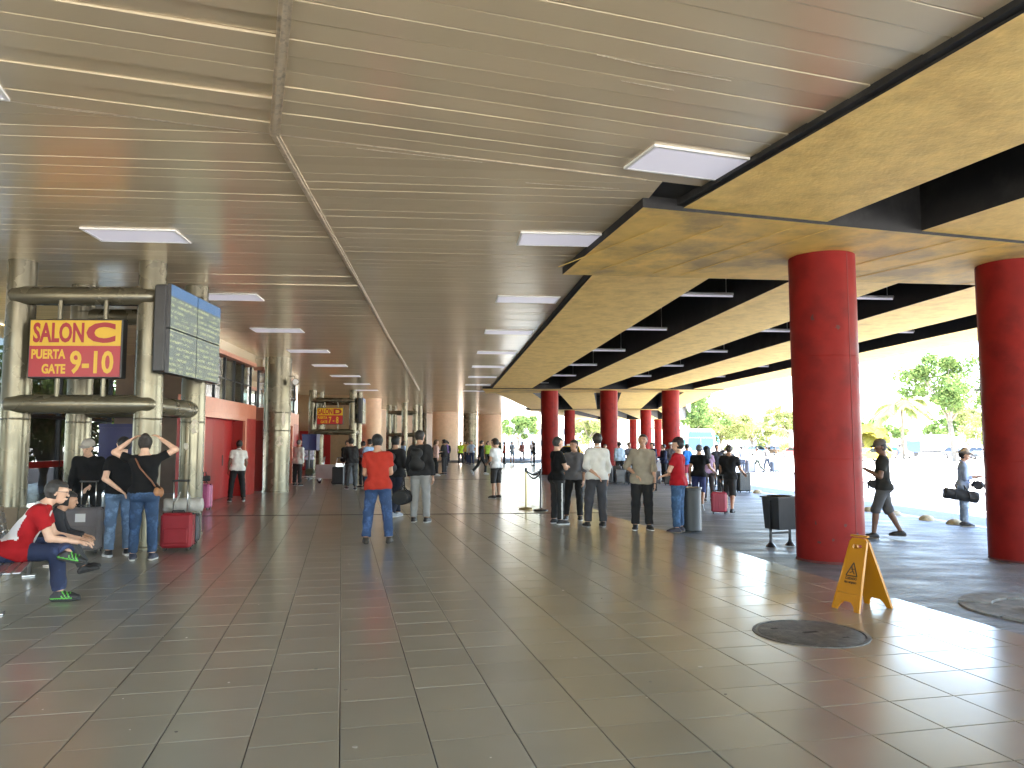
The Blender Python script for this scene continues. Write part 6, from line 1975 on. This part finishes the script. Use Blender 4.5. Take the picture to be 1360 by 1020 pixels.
def leaves(centres, radii, n, size, rg):
    """n leaf blades scattered through clumps"""
    k = rg.randint(0, len(centres), n)
    d = rg.normal(size=(n, 3)); d /= np.linalg.norm(d, axis=1)[:, None]
    rr = rg.rand(n) ** .45
    P = centres[k] + d * (radii[k] * rr)[:, None] * np.array([1, 1, .75])
    a = rg.normal(size=(n, 3)); a /= np.linalg.norm(a, axis=1)[:, None]
    b = np.cross(a, rg.normal(size=(n, 3))); b /= np.linalg.norm(b, axis=1)[:, None]
    s = size * (.6 + .8 * rg.rand(n))[:, None]
    V = np.stack([P - a * s, P + b * s * .45, P + a * s, P - b * s * .45], 1).reshape(-1, 3)
    F = np.arange(4 * n).reshape(-1, 4)
    return V, F
def tree(label, x, y, h, cw, seed, z=-.36, mt=None, n=5000, size=.16, trunk_h=None, lean=0.0, clumps=26, group=None):
    rg = np.random.RandomState(seed)
    t = thing('tree', label, 'tree', (x, y, z), 0, group)
    th = trunk_h or h * .38
    m = MB()
    base = [Vector((0, 0, 0)), Vector((lean * .2 * th, 0, th * .4)), Vector((lean * .5 * th, .05, th))]
    r0 = .045 * h * .6
    m.tube([base[0], base[0] + Vector((0, 0, .25)), base[1], base[2]], [r0 * 1.7, r0 * 1.1, r0, r0 * .8], 10)
    cents = []
    nl = 7
    for i in range(nl):
        a = i * 2 * PI / nl + rg.rand() * .6
        rad = cw * .5 * (.35 + .5 * rg.rand())
        e = Vector((base[2].x + math.cos(a) * rad, base[2].y + math.sin(a) * rad, th + (h - th) * (.30 + .55 * rg.rand())))
        mid = base[2].lerp(e, .5) + Vector((0, 0, .12 * h * rg.rand()))
        m.tube([base[2] - Vector((0, 0, .1)), mid, e], [r0 * .55, r0 * .35, r0 * .1], 7)
        for q in range(3):
            e2 = e + Vector(rg.normal(size=3) * cw * .14)
            m.tube([mid.lerp(e, .4 + .3 * q * .5), e2], [r0 * .2, r0 * .05], 5)
            cents.append(e2)
        cents.append(e)
    m.build('trunk', M_bark, t, True)
    cs = [tuple(c) for c in cents]
    while len(cs) < clumps:
        d = rg.normal(size=3); d /= np.linalg.norm(d); d *= rg.rand() ** .4
        cs.append((base[2].x + d[0] * cw * .46, base[2].y + d[1] * cw * .46, th + (h - th) * (.52 + .42 * d[2])))
    cs = np.array(cs)
    V, F = leaves(cs, cw * (.085 + .09 * rg.rand(len(cs))), n, size, rg)
    obj('crown', V, F, mt or M_leaf, t)
    return t
tree('big leafy tree with a forked trunk in the sunlit lot', 45.9, 78.2, 10.6, 8.6, 4, n=9000, size=.20, trunk_h=4.2, lean=-.22, clumps=34)
tree('smaller yellow-green tree beside the big leafy tree', 54.5, 86.0, 7.6, 7.5, 8, mt=M_leafy, n=6000, size=.2)
tree('yellow-green bushy tree at the edge behind the brimmed hat man', 61.5, 95.0, 5.0, 8.0, 9, mt=M_leafy, n=5000, size=.22, trunk_h=1.2)
tree('round green tree just behind the coach', 25.0, 106.0, 7.6, 9.0, 10, n=6500, size=.22, clumps=34)
tree('wide pale green tree to the lot side of the coach', 31.0, 112.0, 7.0, 9.0, 11, mt=M_leafy, n=6500, size=.24, clumps=34)
tree('low yellow-green tree at the end of the row behind the coach', 37.5, 118.0, 5.6, 8.0, 12, mt=M_leafy, n=5000, size=.24)
tree('tall dark tree far behind the coach', 33.0, 150.0, 13.0, 12.0, 13, n=5000, size=.34)
tree('green tree seen through the open end of the hall', 1.0, 122.0, 6.6, 6.6, 14, n=5000, size=.24)
tree('pale green tree between the second row of red columns', 13.0, 128.0, 7.2, 8.0, 15, mt=M_leafy, n=5000, size=.26)
tree('small yellow-green tree beyond the far parked cars', 55.0, 150.0, 8.0, 7.0, 16, mt=M_leafy, n=4000, size=.28)
for k, (x, y) in enumerate(((85, 175), (110, 190), (20, 190), (135, 180), (92, 130))):
    tree('distant green tree beyond the parking lot', x, y, 7 + (k % 3) * 1.2, 10, 30 + k, n=3000, size=.42, group='distant trees beyond the lot')
tree('leafy green tree in the yard behind the dark glazed facade', -15.9, 26.6, 5.0, 4.6, 21, n=5000, size=.13, trunk_h=1.0, clumps=40)
tree('second leafy tree in the yard behind the dark glazed facade', -17.6, 28.4, 5.6, 4.8, 22, n=4500, size=.13, trunk_h=.8, clumps=40)
tree('third leafy tree at the end of the yard', -15.2, 31.0, 6.0, 5.0, 23, n=4500, size=.14, trunk_h=1.0, clumps=40)

def palm(label, x, y, h, fl, seed, mt, z=-.36, nf=16):
    rg = random.Random(seed)
    t = thing('palm_tree', label, 'palm', (x, y, z))
    m = MB(); m.tube([(0, 0, 0), (.05, 0, h * .3), (.15, .05, h * .7), (.12, .05, h)], [.26, .20, .16, .15], 10); m.build('trunk', M_bark, t, True)
    for k in range(nf):
        a = k * 2.4 + rg.random() * .3
        up_ = rg.uniform(-.1, 1.0)
        pts = []
        for i in range(9):
            u = i / 8
            pts.append(Vector((.12 + math.cos(a) * fl * u * (.95 - .15 * u), .05 + math.sin(a) * fl * u * (.95 - .15 * u), h + fl * (up_ * u - (.55 + .35 * up_) * u * u))))
        m = MB()
        m.tube(pts, [.035 * (1 - .8 * i / 8) for i in range(9)], 5)
        for i in range(1, 9):
            for q in (0, .33, .66):
                if i == 8 and q: break
                p = pts[i].lerp(pts[min(8, i + 1)], q)
                tn_ = (pts[min(8, i + 1)] - pts[i - 1]).normalized()
                sd_ = tn_.cross(Vector((0, 0, 1))).normalized()
                ln = fl * .24 * math.sin(PI * (.12 + .8 * i / 9))
                for s in (-1, 1):
                    e = p + sd_ * s * ln + tn_ * ln * .5 - Vector((0, 0, ln * .45))
                    m.add([p + tn_ * .14, p - tn_ * .14, e - tn_ * .06, e + tn_ * .06], [(0, 1, 2, 3)])
        m.build('frond', mt, t)
    return t
palm('palm tree with drooping fronds between the red columns', 46.5, 90.0, 6.6, 4.0, 1, M_leafy)
palm('short yellow palm beside the near red column', 45.0, 97.0, 3.2, 4.2, 2, leaf_mat('leaf_yellow', (.20, .19, .04), (.28, .25, .06)))

# ------------------------------------------------------------------ far building and lot furniture
def building(label, x, y, w, d, floors, rz, col):
    t = thing('building', label, 'building', (x, y, -.36), R(rz))
    key = int(col[0] * 100)
    mt = mat('far_wall_%d' % key, col, .8, var=.08, vscale=.4)
    H = floors * 3.4
    m = MB(); m.box(-w / 2, -d / 2, 0, w / 2, d / 2, H); m.build('wall', mt, t)
    m = MB(); m.box(-w / 2 - .3, -d / 2 - .3, H, w / 2 + .3, d / 2 + .3, H + .7); m.build('roof', mt, t)
    n = int(w / 3)
    for f in range(floors):
        for k in range(n):
            xx = -w / 2 + (k + .5) * w / n
            q = MB(); q.box(xx - .9, -d / 2 - .04, f * 3.4 + 1.0, xx + .9, -d / 2 + .02, f * 3.4 + 2.6); wi = q.build('window', mat('far_window', (.10, .12, .14), .2), t)
            q = MB(); q.box(xx - 1.0, -d / 2 - .14, f * 3.4 + .86, xx + 1.0, -d / 2 + .01, f * 3.4 + .98); q.build('sill', mt, wi)
building('far white building with rows of windows beyond the parking lot', 98, 282, 34, 16, 4, -10, (.62, .60, .57))
building('far low cream building among the trees', 150, 250, 40, 14, 2, -20, (.60, .54, .44))
building('far pale block beyond the open end of the hall', -8, 230, 50, 14, 2, 0, (.60, .57, .52))
for k, (x, y) in enumerate(((42, 112), (58, 135), (52, 108))):
    t = thing('lamp_post', 'tall thin lamp post in the parking lot', 'lamp post', (x, y, -.36), 0, 'lamp posts in the lot')
    m = MB(); m.tube([(0, 0, 0), (0, 0, 7.5)], [.09, .05], 8); m.build('pole', M_steel, t, True)
    m = MB(); m.tube([(0, 0, 7.4), (-.5, 0, 7.8), (-1.3, 0, 7.9)], .035, 6); m.build('arm', M_steel, t, True)
    m = MB(); m.box(-1.75, -.14, 7.82, -1.2, .14, 7.96, bev=.03); m.build('lamp_head', M_steel, t, auto=40)
# low fence at the open end of the hall
t = thing('railing', 'low pale railing across the open end of the hall', 'railing', (-6.0, 92.0, -.36))
for k in range(34):
    m = MB(); m.box(k * .5 - .02, -.02, 0, k * .5 + .02, .02, 1.15); m.build('baluster', M_steel, t)
for z in (.15, 1.15):
    m = MB(); m.box(-.05, -.03, z, 16.6, .03, z + .06); m.build('rail', M_steel, t)
